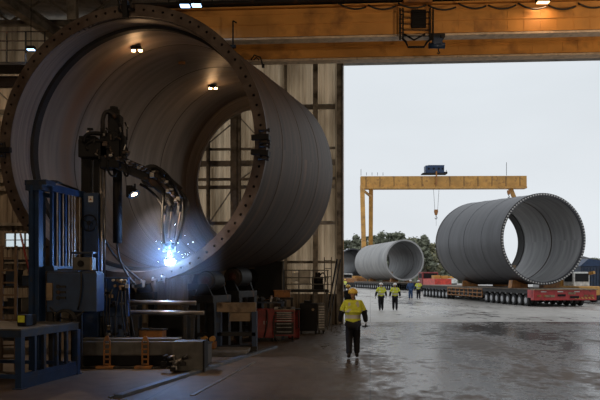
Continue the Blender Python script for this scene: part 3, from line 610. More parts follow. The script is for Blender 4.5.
for k, pts in enumerate((((150, 172), (150, 165), (158, 166), (166, 176)), ((152, 170), (155, 162), (170, 172), (182, 198)), ((164, 190), (163, 205), (161, 225), (164, 244)), ((183, 200), (185, 215), (180, 232), (175, 246)), ((140, 184), (152, 190), (162, 200), (165, 215)), ((166, 180), (180, 184), (190, 205), (180, 230)))):
    b = MB(); p0, p1, p2, p3 = [q(x, y, 16.4+.25*k if k < 4 else 17.2) for x, y in pts]; b.tube([p0*(1-t)**3+p1*3*t*(1-t)**2+p2*3*t*t*(1-t)+p3*t**3 for t in [i/12 for i in range(13)]], .035, 7); b.build('hose', m_black, mt)
for k in range(16):
    t = k/15; x = 153+27*t+random.uniform(-3, 3); y = 174+28*t+random.uniform(-4, 4); b = MB(); c_ = q(x, y, 16.3+t*.9); b.box(c_, (random.uniform(.05, .12), .1, random.uniform(.04, .1)), bev=.01); b.build('fitting', random.choice((m_flange, m_steel, m_dark)), mt)
# trailing cables from the column into the tube
for k, pts in enumerate((((103, 235, 17.4), (112, 258, 17.5), (128, 270, 18.0), (140, 280, 17.9)), ((117, 243, 17.0), (118, 262, 17.2), (126, 274, 17.6), (134, 284, 17.4)))):
    b = MB(); p0, p1, p2, p3 = [q(*p) for p in pts]; b.tube([p0*(1-t)**3+p1*3*t*(1-t)**2+p2*3*t*t*(1-t)+p3*t**3 for t in [i/14 for i in range(15)]], .03, 7); b.build('trailing_cable', m_cable, mt)
wlp = thing('work_lamp', P(134, 188, 17.45), 0, 'small lit work lamp hanging under the boom of the welding arm', 'lamp')
b = MB(); b.bar((0, .1, .12), (0, .1, -.02), .04); b.box((-.12, .1, -.08), (.16, .22, .3), bev=.02); b.build('lamp_bracket', m_black, wlp)
b = MB(); b.lathe((-.02, -.02, -.12), (.5, -.25, -.8), [(-.1, .06), (-.02, .13), (.06, .16)], 18); b.build('lamp_housing', m_black, wlp)
b = MB(); b.lathe((.005, -.03, -.155), (.5, -.2, -.85), [(0, .075), (.02, .075)], 18); b.build('lamp_lens', m_glow, wlp)
lamp('lamp_light', 'SPOT', (.10, -.10, -.30), 260, (1, .75, .5), .08, rot=Vector((.5, .2, -.6)).to_track_quat('-Z', 'Y').to_euler(), parent=wlp, spot=2.4)
# welding arc: the point of light where the torch meets the seam, its sparks and fume
wp = P(168, 264, 18.16)
wa = thing('welding_arc', wp, 0, 'blinding blue white welding arc with sparks inside the bottom of the big tube', 'welding arc')
b = MB(); b.ball((0, 0, 0), .038, (1.4, 1, .8), 2); random.seed(5)
for k in range(9):
    a = random.uniform(0, 2*pi); L_ = random.uniform(.06, .13); d = Vector((cos(a), random.uniform(-.4, .4), abs(sin(a))*.9+.05)); b.cyl(Vector((0, 0, 0)), d*L_, .012, .003, seg=5)
b.build('arc_core', m_arc, wa)
b = MB()
for k in range(55):
    a = random.gauss(.85, .75); rr_ = random.expovariate(3.2)+.08; p = Vector((cos(a)*rr_*.8, random.uniform(-.25, .25), abs(sin(a))*rr_)); b.ball(p, random.uniform(.003, .008), sub=0)
sp = b.build('sparks', m_spark, wa, kind='stuff')
lamp('arc_light', 'POINT', (.03, -.16, .22), 170, (.22, .47, 1), .06, parent=wa)
vm = bpy.data.materials.new('weld_fume'); vm.use_nodes = True; n_ = vm.node_tree; n_.nodes.remove(n_.nodes['Principled BSDF'])
vs = n_.nodes.new('ShaderNodeVolumeScatter'); vs.inputs['Color'].default_value = (.85, .92, 1, 1); vs.inputs['Anisotropy'].default_value = .2
t_ = n_.nodes.new('ShaderNodeTexCoord'); gr = n_.nodes.new('ShaderNodeTexGradient'); gr.gradient_type = 'SPHERICAL'; nn = n_.nodes.new('ShaderNodeTexNoise'); nn.inputs['Scale'].default_value = 2.5
m1 = n_.nodes.new('ShaderNodeMath'); m1.operation = 'MULTIPLY'; m2 = n_.nodes.new('ShaderNodeMath'); m2.operation = 'MULTIPLY'; m2.inputs[1].default_value = .75
n_.links.new(t_.outputs['Object'], gr.inputs[0]); n_.links.new(t_.outputs['Object'], nn.inputs['Vector']); m0 = n_.nodes.new('ShaderNodeMath'); m0.operation = 'MINIMUM'; m0.inputs[1].default_value = .28; n_.links.new(gr.outputs['Fac'], m0.inputs[0]); n_.links.new(m0.outputs[0], m1.inputs[0]); n_.links.new(nn.outputs['Fac'], m1.inputs[1]); n_.links.new(m1.outputs[0], m2.inputs[0]); n_.links.new(m2.outputs[0], vs.inputs['Density']); n_.links.new(vs.outputs[0], n_.nodes['Material Output'].inputs['Volume'])
b = MB(); b.ball((0, 0, 0), 1.0, sub=3); fm = b.build('weld_fume', vm); fm.location = wp+Vector((.15, -.1, .30)); fm.scale = (1.45, .8, 1.35); fm['kind'] = 'stuff'
tag(fm, 'thin blue lit haze of welding fume around the welding arc', 'fume')
# ---- foreground workbench
tbv = thing('steel_workbench', (-5.50, 13.75, 0), -.19, 'dark blue steel workbench with heavy top in the bottom left foreground', 'workbench')
b = MB(); b.box((-1.5, 1.1, 1.165), (3.1, 2.3, .03)); b.build('bench_top', m_grey, tbv)
b = MB(); b.box((-1.5, 0, 1.08), (3.05, .08, .14)); b.box((0, 1.1, 1.08), (.08, 2.25, .14)); b.box((-1.5, 2.2, 1.08), (3.05, .08, .14)); b.box((-3, 1.1, 1.08), (.08, 2.25, .14)); b.build('top_frame', m_bluel, tbv)
for x, y, w in ((0, 0, .13), (0, 2.2, .13), (-3, 0, .13), (-3, 2.2, .13)): b = MB(); b.box((x, y, .505), (w, w, 1.01)); b.box((x, y, .01), (.2, .2, .02)); b.build('leg', m_blue, tbv)
for y in (.5, .85, 1.35, 1.75): b = MB(); b.box((0, y, .65), (.07, .07, .8)); b.build('upright', m_bluel if y > .8 else m_blue, tbv)
b = MB(); b.box((0, 1.1, .24), (.09, 2.2, .10)); b.box((-1.5, 0, .24), (3, .07, .08)); b.box((0.04, 1.1, .1), (.03, 2.2, .22)); b.box((-1.5, 2.2, .24), (3, .07, .08)); b.build('bottom_rail', m_blue, tbv)
# things on / near the bench
b = MB(); b.use(m_black).box((0, 0, .12), (.2, .26, .24), bev=.02); b.use(m_hvis).box((0, -.137, .15), (.15, .012, .14))
o = b.build('battery_case'); o.location = P(25, 321, 14.6); o.location.z = 1.182; o.rotation_euler.z = -.2; tag(o, 'small case with yellow panel at the left end of the blue workbench', 'case')
o2 = o.copy(); COL.objects.link(o2); o2.location = P(31, 321, 14.95); o2.location.z = 1.182; o2.scale = (.7, .8, .9); tag(o2, 'smaller case with yellow panel right of another on the blue workbench', 'case')
# cable coil hanging by the bench
b = MB()
for k in range(4): b.tube([(.22*cos(a*pi/14)*(1+.05*k), .03*k, -.2+.22*sin(a*pi/14)*(1+.04*k)) for a in range(29)], .02, 6)
o = b.build('cable_coil', m_cable); o.location = P(64, 312, 15.95); tag(o, 'black coil of cable hanging on the front of the blue cabinet', 'cable')
# ---- long grey bed and end block on the floor
lb = thing('machine_bed', (-4.15, 16.9, 0), 0, 'long low grey machine bed with two orange brackets on the workshop floor', 'machine bed')
b = MB(); b.box((0, .35, .47), (2.5, .7, .34), bev=.03); b.box((0, .35, .67), (2.4, .5, .05)); b.build('bed_beam', m_grey, lb)
b = MB(); b.box((0, .5, .16), (2.4, .5, .30)); b.box((0, .15, .02), (2.5, .6, .04)); b.build('bed_foot', m_black, lb)
for x in (-.50, .42):
    br_ = MB(); br_.box((x-.07, -.03, .35), (.03, .05, .62)); br_.box((x+.07, -.03, .35), (.03, .05, .62))
    for z in (.1, .22, .34, .46, .58): br_.box((x, -.03, z), (.13, .05, .035))
    br_.box((x-.02, -.1, .04), (.4, .25, .05)); br_.prism([(x-.08, -.05, .66), (x+.08, -.05, .66), (x+.03, -.05, .78), (x-.03, -.05, .78)], (0, .05, 0)); br_.build('orange_bracket', m_orange, lb)
b = MB(); b.tube([(-1.2+.1*k, -.08-.03*sin(k), .03) for k in range(25)], .02, 6); b.build('floor_hose', m_cable, lb)
eb = thing('end_block', (-2.72, 16.15, 0), 0, 'grey steel box at the right end of the long machine bed', 'machine block')
b = MB(); b.box((.12, .35, .36), (.72, .6, .68), bev=.01); b.build('block_body', m_grey, eb)
b = MB(); b.box((.49, .35, .36), (.04, .62, .72)); b.build('end_plate', m_black, eb)
random.seed(9)
for k in range(14):
    b = MB(); c_ = Vector((random.uniform(-.42, .15), -.12+random.uniform(-.1, .12), random.uniform(.08, .38))); 
    (b.cyl(c_, c_+Vector((.12, 0, .03)), .05, seg=10) if k % 2 else b.box(c_, (.13, .1, .1), bev=.015)); b.build('pump_part', random.choice((m_black, m_dark, m_steel)), eb)
# grey clutter plate and yellow pallet jack box
b = MB(); b.box((0, 0, .06), (1.25, .8, .12), bev=.01); b.box((0, 0, .155), (1.36, .9, .07)); o = b.build('steel_plate_stack', mat('scuffed_slab', (.17, .16, .145), .5, .2)); o.location = (-2.1, 19.7, 0); o.rotation_euler.z = 0; tag(o, 'low flat grey steel slab on the floor beside the guide rail', 'steel plate')
yc = thing('wheel_chock_box', (-2.56, 19.6, .195), 0, 'small yellow orange box with two round rollers on the grey slab behind the end block', 'box')
b = MB(); b.box((0, 0, .1), (.42, .36, .18), bev=.02); b.build('box_body', m_orange, yc)
for s in (-1, 1): b = MB(); b.cyl((s*.11, -.12, .27), (s*.11, .12, .27), .08, seg=16); b.build('box_roller', m_yel, yc)
# ---- trestles, pipes, crates beneath the tube
def trestle(c, w, d, h, lab, mm, rz=WR):
    o = thing('trestle', c, rz, lab, 'trestle', 'low steel trestles under the big tube')
    b = MB(); b.box((0, 0, h-.05), (w, d, .1)); b.build('trestle_top', mm, o)
    for x in (-w/2+.06, w/2-.06):
        for y in (-d/2+.06, d/2-.06): b = MB(); b.box((x, y, (h-.1)/2), (.08, .08, h-.1)); b.build('leg', m_dark, o)
    b = MB(); b.box((0, -d/2+.05, .35), (w, .05, .06)); b.build('cross_bar', m_dark, o); return o
trestle((-3.85, 19.0, 0), 1.9, .7, 1.30, 'long dark trestle carrying two pipes below the weld', m_dark)
for k, (py, r, lab) in enumerate(((302, .06, 'upper long steel pipe lying across the trestle below the weld'), (312, .055, 'lower long steel pipe in front of the trestle below the weld'))):
    Y = 18.1-.25*k; a = P(126+k*2, py, Y); c_ = P(196+k*8, py+1.0, Y-.1); b = MB(); b.cyl((0, 0, 0), c_-a, r, seg=12); o = b.build('steel_pipe', m_steel); o.location = a; tag(o, lab, 'pipe', 'long pipes below the weld')
    for t in (.12, .85):
        p = a.lerp(c_, t); b = MB(); b.box((0, 0, (p.z-r)/2), (.08, .1, p.z-r-.005)); b.box((0, 0, .02), (.3, .3, .04)); b.box((0, 0, p.z-r-.035), (.16, .12, .05)); o = b.build('pipe_stand', m_dark); o.location = (p.x, p.y, 0); tag(o, ('left' if t < .5 else 'right')+' dark stand holding up the '+('upper' if k == 0 else 'lower')+' long steel pipe', 'stand')
cr_ = thing('beige_cross_beam', (-1.84, 20.4, 0), 0, 'beige painted steel beam on blue legs in front of the turning rolls', 'machine beam')
z = 1.32
b = MB(); b.box((0, 0, z), (1.12, .4, .27), bev=.01); b.build('beam', m_beige, cr_)
b = MB(); b.box((.1, .02, z-.27), (.6, .4, .26), bev=.01); b.build('lower_beam', m_beige, cr_)
for x in (-.52, .52): b = MB(); b.box((x, 0, .6), (.14, .4, 1.2)); b.build('leg', m_blue, cr_)
b = MB(); b.box((0, -.05, .55), (1.1, .3, .1)); b.box((0, 0, .1), (1.2, .5, .2)); b.build('shelf', m_dark, cr_)
cr2 = thing('work_table', (-1.12, 25.0, 0), 0, 'cluttered steel work table with blue legs behind the red tool carts', 'table')
b = MB(); b.box((0, 0, 1.30), (1.1, .7, .06)); b.build('table_top', m_bluel, cr2)
for x in (-.5, .5):
    for y in (-.3, .3): b = MB(); b.box((x, y, .64), (.08, .08, 1.27)); b.build('leg', m_blue, cr2)
b = MB(); b.box((0, 0, .5), (1.05, .65, .05)); b.build('shelf', m_bluel, cr2)
random.seed(21)
for k in range(12):
    b = MB(); kk = k % 3; r = random.uniform(.05, .1)
    if kk == 0: b.lathe((0, 0, 0), (0, 0, 1), [(0, r), (.12, r), (.15, r*.5), (.2, r*.5)], 12); nm, ct, lb_ = 'gas_fitting', 'fitting', 'small metal fitting on the cluttered work table'
    elif kk == 1: b.box((0, 0, .06), (.22, .15, .12), bev=.01); b.box((0, 0, .14), (.12, .03, .03)); nm, ct, lb_ = 'tool_box', 'box', 'small dark tool box on the cluttered work table'
    else: b.cyl((-.15, 0, .03), (.15, .05, .03), .025); b.box((.15, .05, .03), (.08, .06, .05)); nm, ct, lb_ = 'hand_tool', 'tool', 'hand tool lying on the cluttered work table'
    o = b.build(nm, random.choice((m_steel, m_dark, m_orange, m_grey))); X = -.42+(k % 6)*.17; Yy = -.2+.35*(k//6)
    o.location = Vector((-1.12+X, 25.0+Yy, 1.333)); o.rotation_euler.z = random.uniform(-1, 1); tag(o, lb_+(', back row ' if k > 5 else ', front row ')+('left' if k % 6 < 3 else 'right'), ct, {'fitting': 'fittings on the work table', 'box': 'small tool boxes on the work table', 'tool': 'hand tools on the work table'}[ct])
# second row crates and boxes between the machines
def crate(c, d, mm, lab, rz=WR, nm='machine_crate'):
    o = thing(nm, c, rz, lab, 'crate'); b = MB(); b.box((0, 0, d[2]/2+.04), (d[0], d[1], d[2]), bev=.015); b.build('crate_body', mm, o)
    b = MB(); b.box((0, 0, d[2]+.06), (d[0]+.05, d[1]+.05, .04)); b.build('crate_lid', m_dark if mm is not m_dark else m_grey, o)
    for s in (-1, 1): b = MB(); b.box((s*d[0]*.32, 0, .02), (.1, d[1], .04)); b.build('skid', m_black, o)
    return o
crate((-3.80, 17.95, 0), (.68, .3, .80), m_orange, 'dull orange steel crate on the floor behind the machine bed')
crate((-2.75, 17.55, 0), (1.0, .4, .50), m_grey, 'wide grey crate right of the dull orange crate')
crate((-3.7, 20.2, 0), (1.0, .8, 1.05), m_dark, 'tall dark crate below the welding point', nm='equipment_case')
crate((-5.6, 19.4, 0), (1.0, .8, 1.2), m_dark, 'large dark case behind the operator panel', nm='equipment_case')
for k, x in enumerate((123, 131.5, 144, 154.5, 166, 175)):
    c_ = P(x, 287 if x < 160 else 285, 18.0); b = MB(); b.box((0, 0, 0), (.12, .1, .06), bev=.01); b.box((.02, 0, -.08), (.05, .06, .12)); b.cyl((-.03, -.05, -.02), (-.03, -.05, .06), .02)
    o = b.build('seam_clamp', m_steel); o.location = A.pt(0, -pi/2+(x-140)*.0075, .985*R_, -.075); tag(o, ('leftmost', 'second', 'third', 'fourth', 'fifth', 'rightmost')[k]+' of the small bright clamps along the bottom of the big flange', 'clamp', 'small bright clamps along the bottom of the big flange')
# ---- red tool carts
def drawer_chest(c, rz, lab):
    o = thing('tool_chest', c, rz, lab, 'tool chest')
    b = MB(); b.box((0, .3, .62), (.72, .55, .86), bev=.015); b.build('chest_body', m_dark, o)
    b = MB(); b.box((-.35, .02, .62), (.04, .04, .86)); b.box((.35, .02, .62), (.04, .04, .86)); b.box((0, .02, .21), (.72, .05, .05)); b.box((0, .02, 1.04), (.72, .05, .05)); b.build('red_frame', m_red, o)
    for k, (z, h) in enumerate(((.30, .14), (.455, .12), (.585, .10), (.695, .08), (.785, .06), (.86, .05), (.925, .05), (.985, .04))):
        b = MB(); b.box((0, .0, z), (.64, .05, h-.015), bev=.005); d = b.build('drawer', m_red if k in (3, 4, 5, 6) else m_dark, o)
        b = MB(); b.box((0, -.04, z+h*.2), (.5, .025, .018)); b.build('drawer_handle', m_steel, d)
    b = MB(); b.box((0, .3, 1.07), (.76, .6, .04)); b.build('chest_top', m_beige, o)
    for x in (-.3, .3):
        for y in (.08, .5): b = MB(); b.cyl((x-.025, y, .08), (x+.025, y, .08), .08, seg=14); b.box((x, y, .15), (.05, .05, .08)); b.build('castor', m_black, o)
    b = MB(); b.tube([(.38, .1, .45), (.5, .1, .45), (.5, .1, 1.0), (.38, .1, 1.0)], .02, 6); b.build('push_handle', m_dark, o); return o
ch = drawer_chest(P(284, 341, 23.9).to_tuple()[:2]+(0,), .04, 'red and dark tool chest with many drawers on castors')
rc_ = thing('red_tool_locker', (-1.18, 23.75, 0), .04, 'red steel locker on castors left of the tool chest', 'locker')
b = MB(); b.box((0, .3, .62), (.6, .55, .98), bev=.015); b.build('locker_body', m_red, rc_)
for s in (-1, 1): b = MB(); b.box((s*.147, .015, .62), (.27, .02, .92), bev=.005); d = b.build('locker_door', m_red, rc_); b = MB(); b.box((-s*-.04, -.01, .65), (.02, .03, .12)); b.build('door_handle', m_steel, d)
for x in (-.24, .24):
    for y in (.08, .5): b = MB(); b.cyl((x-.02, y, .06), (x+.02, y, .06), .06, seg=12); b.box((x, y, .11), (.05, .05, .05)); b.build('castor', m_black, rc_)
b = MB(); b.tube(arc((.05, -.02, 1.1), (.12, -.15, .6), (-.05, -.03, .15)), .022, 6); b.tube(arc((.3, -.02, .9), (.2, -.3, .1), (.5, -.2, .05)), .02, 6); b.build('hanging_hose', m_cable, rc_)
random.seed(31)
for k in range(5):
    b = MB(); b.cyl((-.1, 0, .03), (.1, .03, .03), .025) if k % 2 else b.box((0, 0, .04), (.14, .1, .08), bev=.01); b.box((.1, .03, .035), (.05, .06, .05))
    o = b.build('hand_tool', random.choice((m_steel, m_dark, m_orange))); o.location = Vector(ch.location)+Vector((-.28+.14*k, .28, 1.095)); o.rotation_euler.z = k; tag(o, ('leftmost', 'second', 'middle', 'fourth', 'rightmost')[k]+' of the hand tools on top of the red tool chest', 'tool', 'hand tools on the tool chest')
# ---- black cabinet, grey cabinet, red canister, orange box
kc = thing('black_steel_cabinet', P(308.5, 333, 26.8).to_tuple()[:2]+(0,), 0, 'black steel cabinet on short legs right of the red tool chest', 'cabinet')
b = MB(); b.box((0, .35, .66), (.68, .6, 1.06), bev=.02); b.box((-.02, .3, 1.24), (.3, .3, .1), bev=.02); b.build('cabinet_body', m_black, kc)
b = MB(); b.box((0, .04, .66), (.62, .03, .98), bev=.005); d = b.build('cabinet_door', m_black, kc); b = MB(); b.cyl((.17, .0, .95), (.17, .03, .95), .05, seg=14); b.build('door_badge', m_beige, d)
for x in (-.28, .28):
    for y in (.1, .6): b = MB(); b.box((x, y, .065), (.07, .07, .13)); b.build('leg', m_black, kc)
gc = thing('louvred_cabinet', P(323, 333, 27).to_tuple()[:2]+(0,), 0, 'narrow grey louvred cabinet right of the black steel cabinet', 'cabinet')
b = MB(); b.box((-.06, .35, .66), (.26, .6, 1.04), bev=.01); b.build('cabinet_body', m_grey, gc)
for k in range(9): b = MB(); b.box((-.06, .03, .25+k*.1), (.22, .04, .04)); b.build('louvre', m_steel, gc)
for x in (-.14, .02): b = MB(); b.box((x, .35, .07), (.05, .5, .14)); b.build('leg', m_black, gc)
o = crate((-.22, 25.1, 0), (.42, .4, .98), m_red, 'red steel box standing behind the tool chest, near the black cabinet', 0, 'red_case')
b = MB(); b.box((0, 0, 0), (.6, .5, .24), bev=.01); b.box((0, 0, .13), (.64, .54, .03)); o = b.build('orange_bin', m_orange); o.location = (-.66, 26.15, 1.565); tag(o, 'orange metal bin on the stand in front of the black screen', 'bin')
ms_ = thing('machine_stand', (-.75, 26.15, 0), 0, 'dark steel stand under the orange bin', 'stand')
b = MB(); b.box((0, 0, 1.40), (1.0, .6, .08)); b.build('stand_top', m_dark, ms_)
for x in (-.44, .44):
    for y in (-.24, .24): b = MB(); b.box((x, y, .68), (.08, .08, 1.36)); b.build('leg', m_dark, ms_)
# big black screen cabinet
bs = thing('black_screen_box', P(269, 320, 26.9).to_tuple()[:2]+(0,), 0, 'large black box with flat front under the far end of the big tube', 'machine box')
b = MB(); b.box((0, .2, 2.05), (1.12, .5, 1.5), bev=.01); b.build('box_body', m_black, bs)
for x in (-.5, .5): b = MB(); b.box((x, .2, .65), (.1, .4, 1.3)); b.build('leg', m_dark, bs)
b = MB(); b.box((.52, -.07, 2.05), (.04, .04, 1.5)); b.build('edge_strip', m_grey, bs)
# raised platform with railing against the wall
pf = thing('steel_platform', P(306, 322, 29.3).to_tuple()[:2]+(0,), 0, 'raised steel platform with grey pipe railing by the gable wall', 'platform')
b = MB(); b.box((0, .6, 1.62), (1.9, 1.6, .10)); b.build('deck', m_dark, pf)
for x in (-.9, -.3, .3, .9): b = MB(); b.box((x, -.15, 1.25+.0), (.05, .05, 2.5)); b.build('post', m_grey, pf)
for z in (2.48, 2.17, 1.9): b = MB(); b.bar((-.95, -.15, z), (.95, -.15, z), .045); b.build('rail', m_grey, pf)
for x in (-.9, .9): b = MB(); b.box((x, 1.3, .8), (.08, .08, 1.6)); b.build('post', m_grey, pf)
mo = thing('hoist_motor', (P(318, 292, 29.5).x, 29.8, 1.675), 0, 'black motor unit standing on the raised platform', 'motor')
b = MB(); b.box((0, 0, .12), (.5, .4, .24), bev=.02); b.cyl((-.25, 0, .38), (.22, 0, .38), .16, seg=16); b.box((0, 0, .6), (.22, .22, .24), bev=.02); b.build('motor_body', m_black, mo)
b = MB(); b.tube(arc((.1, 0, .6), (.3, 0, .9), (.35, .1, .3)), .03, 6); b.build('cable', m_cable, mo)
for k, (x, w, h, lab) in enumerate(((296, .5, .65, 'pale square distribution box on the wall behind the railing'), (287, .35, .4, 'smaller pale distribution box on the wall left of the square one'))):
    b = MB(); b.box((0, 0, 0), (w, .18, h), bev=.01); b.box((0, -.1, 0), (w*.85, .02, h*.85)); b.cyl((w*.3, -.12, 0), (w*.3, -.09, 0), .02); o = b.build('distribution_box', m_white); X = (x+9-CX)/F*32; o.location = (X, wy(X)-.10, zy(277)); tag(o, lab, 'electrical box', 'boxes on the gable wall')
# ladder scaffold at the jamb
ld = thing('upright_ladder', (P(328, 332, 28).x, 28.1, 0), 0, 'tall grey steel ladder standing upright left of the doorway', 'ladder')
for s in (-1, 1): b = MB(); b.box((s*.14, 0, 1.5), (.035, .05, 3.0)); b.build('rail', m_grey, ld)
for k in range(9): b = MB(); b.bar((-.14, 0, .3+k*.32), (.14, 0, .3+k*.32), .03); b.build('rung', m_grey, ld)
b = MB(); b.bar((.02, -.02, .05), (.6, .9, 3.0), .06); b.bar((.18, -.02, .05), (.75, .9, 3.0), .04); o = b.build('leaning_pole', m_dark); o.location = (P(334, 325, 29.5).x, 30.8, 0); o.location.x -= .35; tag(o, 'dark pair of poles leaning by the door jamb', 'pole')
# left edge: wooden ladder, red pole, shelves
wl_ = thing('wooden_ladder', (-6.98, 16.35, 0), .1, 'weathered wooden ladder leaning at the far left edge', 'ladder')
for s in (0, 1): b = MB(); b.bar((s*.33, 0, .0), (s*.33-.14, .5, 2.95), .07, .05); b.build('rail', m_wood, wl_)
for k in range(9): t = .1+k*.1; b = MB(); b.bar((-.14*t, .5*t, 2.95*t), (.33-.14*t, .5*t, 2.95*t), .04); b.build('rung', m_wood, wl_)
b = MB(); b.cyl((0, 0, 0), P(20.5, 234, 17)-P(32, 283, 16.4), .025); o = b.build('red_pole', m_red); o.location = P(32, 283, 16.4); tag(o, 'thin red pole leaning against the left of the blue gantry', 'pole')
m_redb = m_red
sh = thing('storage_rack', (-9.0, 21.5, 0), 0, 'dark storage rack in the shadows at the far left', 'rack')
for x in (-.9, .9):
    for y in (-.3, .3): b = MB(); b.box((x, y, 1.45), (.08, .08, 2.9)); b.build('post', m_dark, sh)
for z in (.3, 1.1, 1.9, 2.7): b = MB(); b.box((0, 0, z), (1.9, .7, .06)); b.build('shelf', m_dark, sh)
random.seed(41)
for k in range(12):
    z = (.335, 1.135, 1.935)[k % 3]; w = random.uniform(.25, .4); h = random.uniform(.25, .5); b = MB(); b.box((0, 0, h/2), (w, .4, h), bev=.01); b.box((0, 0, h+.01), (w+.03, .43, .03)); o = b.build('storage_box', random.choice((m_grey, m_bluel, m_dred, m_dark))); o.location = (-9.65+(k//3)*.44, 21.5, z); tag(o, '%s box on the %s shelf of the dark rack, far left' % (('leftmost', 'second', 'third', 'rightmost')[k//3], ('lowest', 'middle', 'upper')[k % 3]), 'box', 'boxes on the %s shelf of the dark rack' % (('lowest', 'middle', 'upper')[k % 3]))
# high catwalk on the far left
cw = thing('high_catwalk', P(15, 68, 27).to_tuple()[:2]+(0,), 0, 'dark steel catwalk with railings high on the left behind the ring', 'catwalk'); zc = P(15, 68, 27).z
b = MB(); b.box((-1.5, 0, zc), (6, 1.2, .12)); b.build('deck', m_dark, cw)
for k in range(9): b = MB(); b.box((-4.4+k*.72, -.58, zc+.6), (.05, .05, 1.2)); b.build('post', m_dark, cw)
for z in (.5, .85, 1.2): b = MB(); b.bar((-4.5, -.58, zc+z), (1.5, -.58, zc+z), .04); b.build('rail', m_flange, cw)
for x in (-4.2, -1.5, 1.2): b = MB(); b.box((x, .4, zc/2), (.22, .22, zc)); b.build('support', m_dark, cw)
b = MB(); b.ibeam((-4.5, -.2, zc-.6), (1.5, -.2, zc-.6), .25, .4); b.build('beam', m_flange, cw)
bay_lamp(P(31, 51, 26.2), 8, (.7, .8, 1), 'tiny cold lamp above the catwalk left of the ring', m_glowb, (.3, .2))
# blue guide rail on the floor
gr_ = MB(); a = G(118, 398); c_ = G(275, 347.5); 
gr_.bar((0, 0, .03), Vector((c_.x-a.x, c_.y-a.y, .03)), .16, .06); gr_.bar((-.14, 0, .012), Vector((c_.x-a.x-.14, c_.y-a.y, .012)), .08, .024)
o = gr_.build('floor_guide_rail', mat('scuffed_blue_rail', (.10, .13, .18), .4, .3, patch=((.2, .19, .17), 4, .5, .7))); o.location = (a.x, a.y, 0); tag(o, 'worn blue steel guide rail running diagonally across the workshop floor', 'rail')
b = MB(); a = G(192, 396); c_ = G(255, 362); b.bar((0, 0, .008), Vector((c_.x-a.x, c_.y-a.y, .008)), .07, .016); o = b.build('floor_strip', m_steel); o.location = (a.x, a.y, 0); tag(o, 'thin pale metal strip in the floor right of the blue guide rail', 'strip')
# ------------------------------------------------------------------ people
def skin(name, chains, mat_, parent, sub=2, extra=None):
    """chains: list of lists of (x,y,z,rx[,ry]); each chain one skinned strand; all joined into one mesh"""
    bmj = bmesh.new()
    for ch in chains:
        verts, edges, rad, root = ch
        me = bpy.data.meshes.new('t'); me.from_pydata(verts, edges, []); o = bpy.data.objects.new('t', me); COL.objects.link(o)
        md = o.modifiers.new('s', 'SKIN'); md.use_smooth_shade = True
        for i, r in enumerate(rad): me.skin_vertices[0].data[i].radius = r if isinstance(r, tuple) else (r, r)
        for v in me.skin_vertices[0].data: v.use_root = False
        me.skin_vertices[0].data[root].use_root = True
        s_ = o.modifiers.new('u', 'SUBSURF'); s_.levels = sub; s_.render_levels = sub
        dg = bpy.context.evaluated_depsgraph_get(); ev = o.evaluated_get(dg); m2 = bpy.data.meshes.new_from_object(ev)
        bmj.from_mesh(m2); bpy.data.objects.remove(o); bpy.data.meshes.remove(m2); bpy.data.meshes.remove(me)
    if extra: extra(bmj)
    me = bpy.data.meshes.new(name); bmj.to_mesh(me); bmj.free(); me.materials.append(mat_)
    for p in me.polygons: p.use_smooth = True
    o = bpy.data.objects.new(name, me); COL.objects.link(o); o.parent = parent; return o
def hand_chains(w, d, side):
    """w wrist point, d direction of the hand (down), five slightly curled fingers"""
    w = Vector(w); d = Vector(d).normalized(); lat = Vector((0, 1, 0)); inn = Vector((-side, 0, 0)); out = []
    palm = [w, w+d*.05, w+d*.095]; out.append(([tuple(p) for p in palm], [(0, 1), (1, 2)], [(.022, .03), (.018, .042), (.016, .042)], 0))
    for k, (o_, L_) in enumerate(((.032, .07), (.011, .08), (-.011, .075), (-.031, .058))):
        b0 = w+d*.08+lat*o_; p = [b0, b0+d*L_*.45+inn*.006, b0+d*L_*.75+inn*.02, b0+d*L_*.95+inn*.038]
        out.append(([tuple(x) for x in p], [(0, 1), (1, 2), (2, 3)], [.0095, .009, .0085, .007], 0))
    b0 = w+d*.03+lat*.035; p = [b0, b0+d*.025+lat*.025+inn*.012, b0+d*.055+lat*.03+inn*.022]
    out.append(([tuple(x) for x in p], [(0, 1), (1, 2)], [.012, .0105, .009], 0)); return out
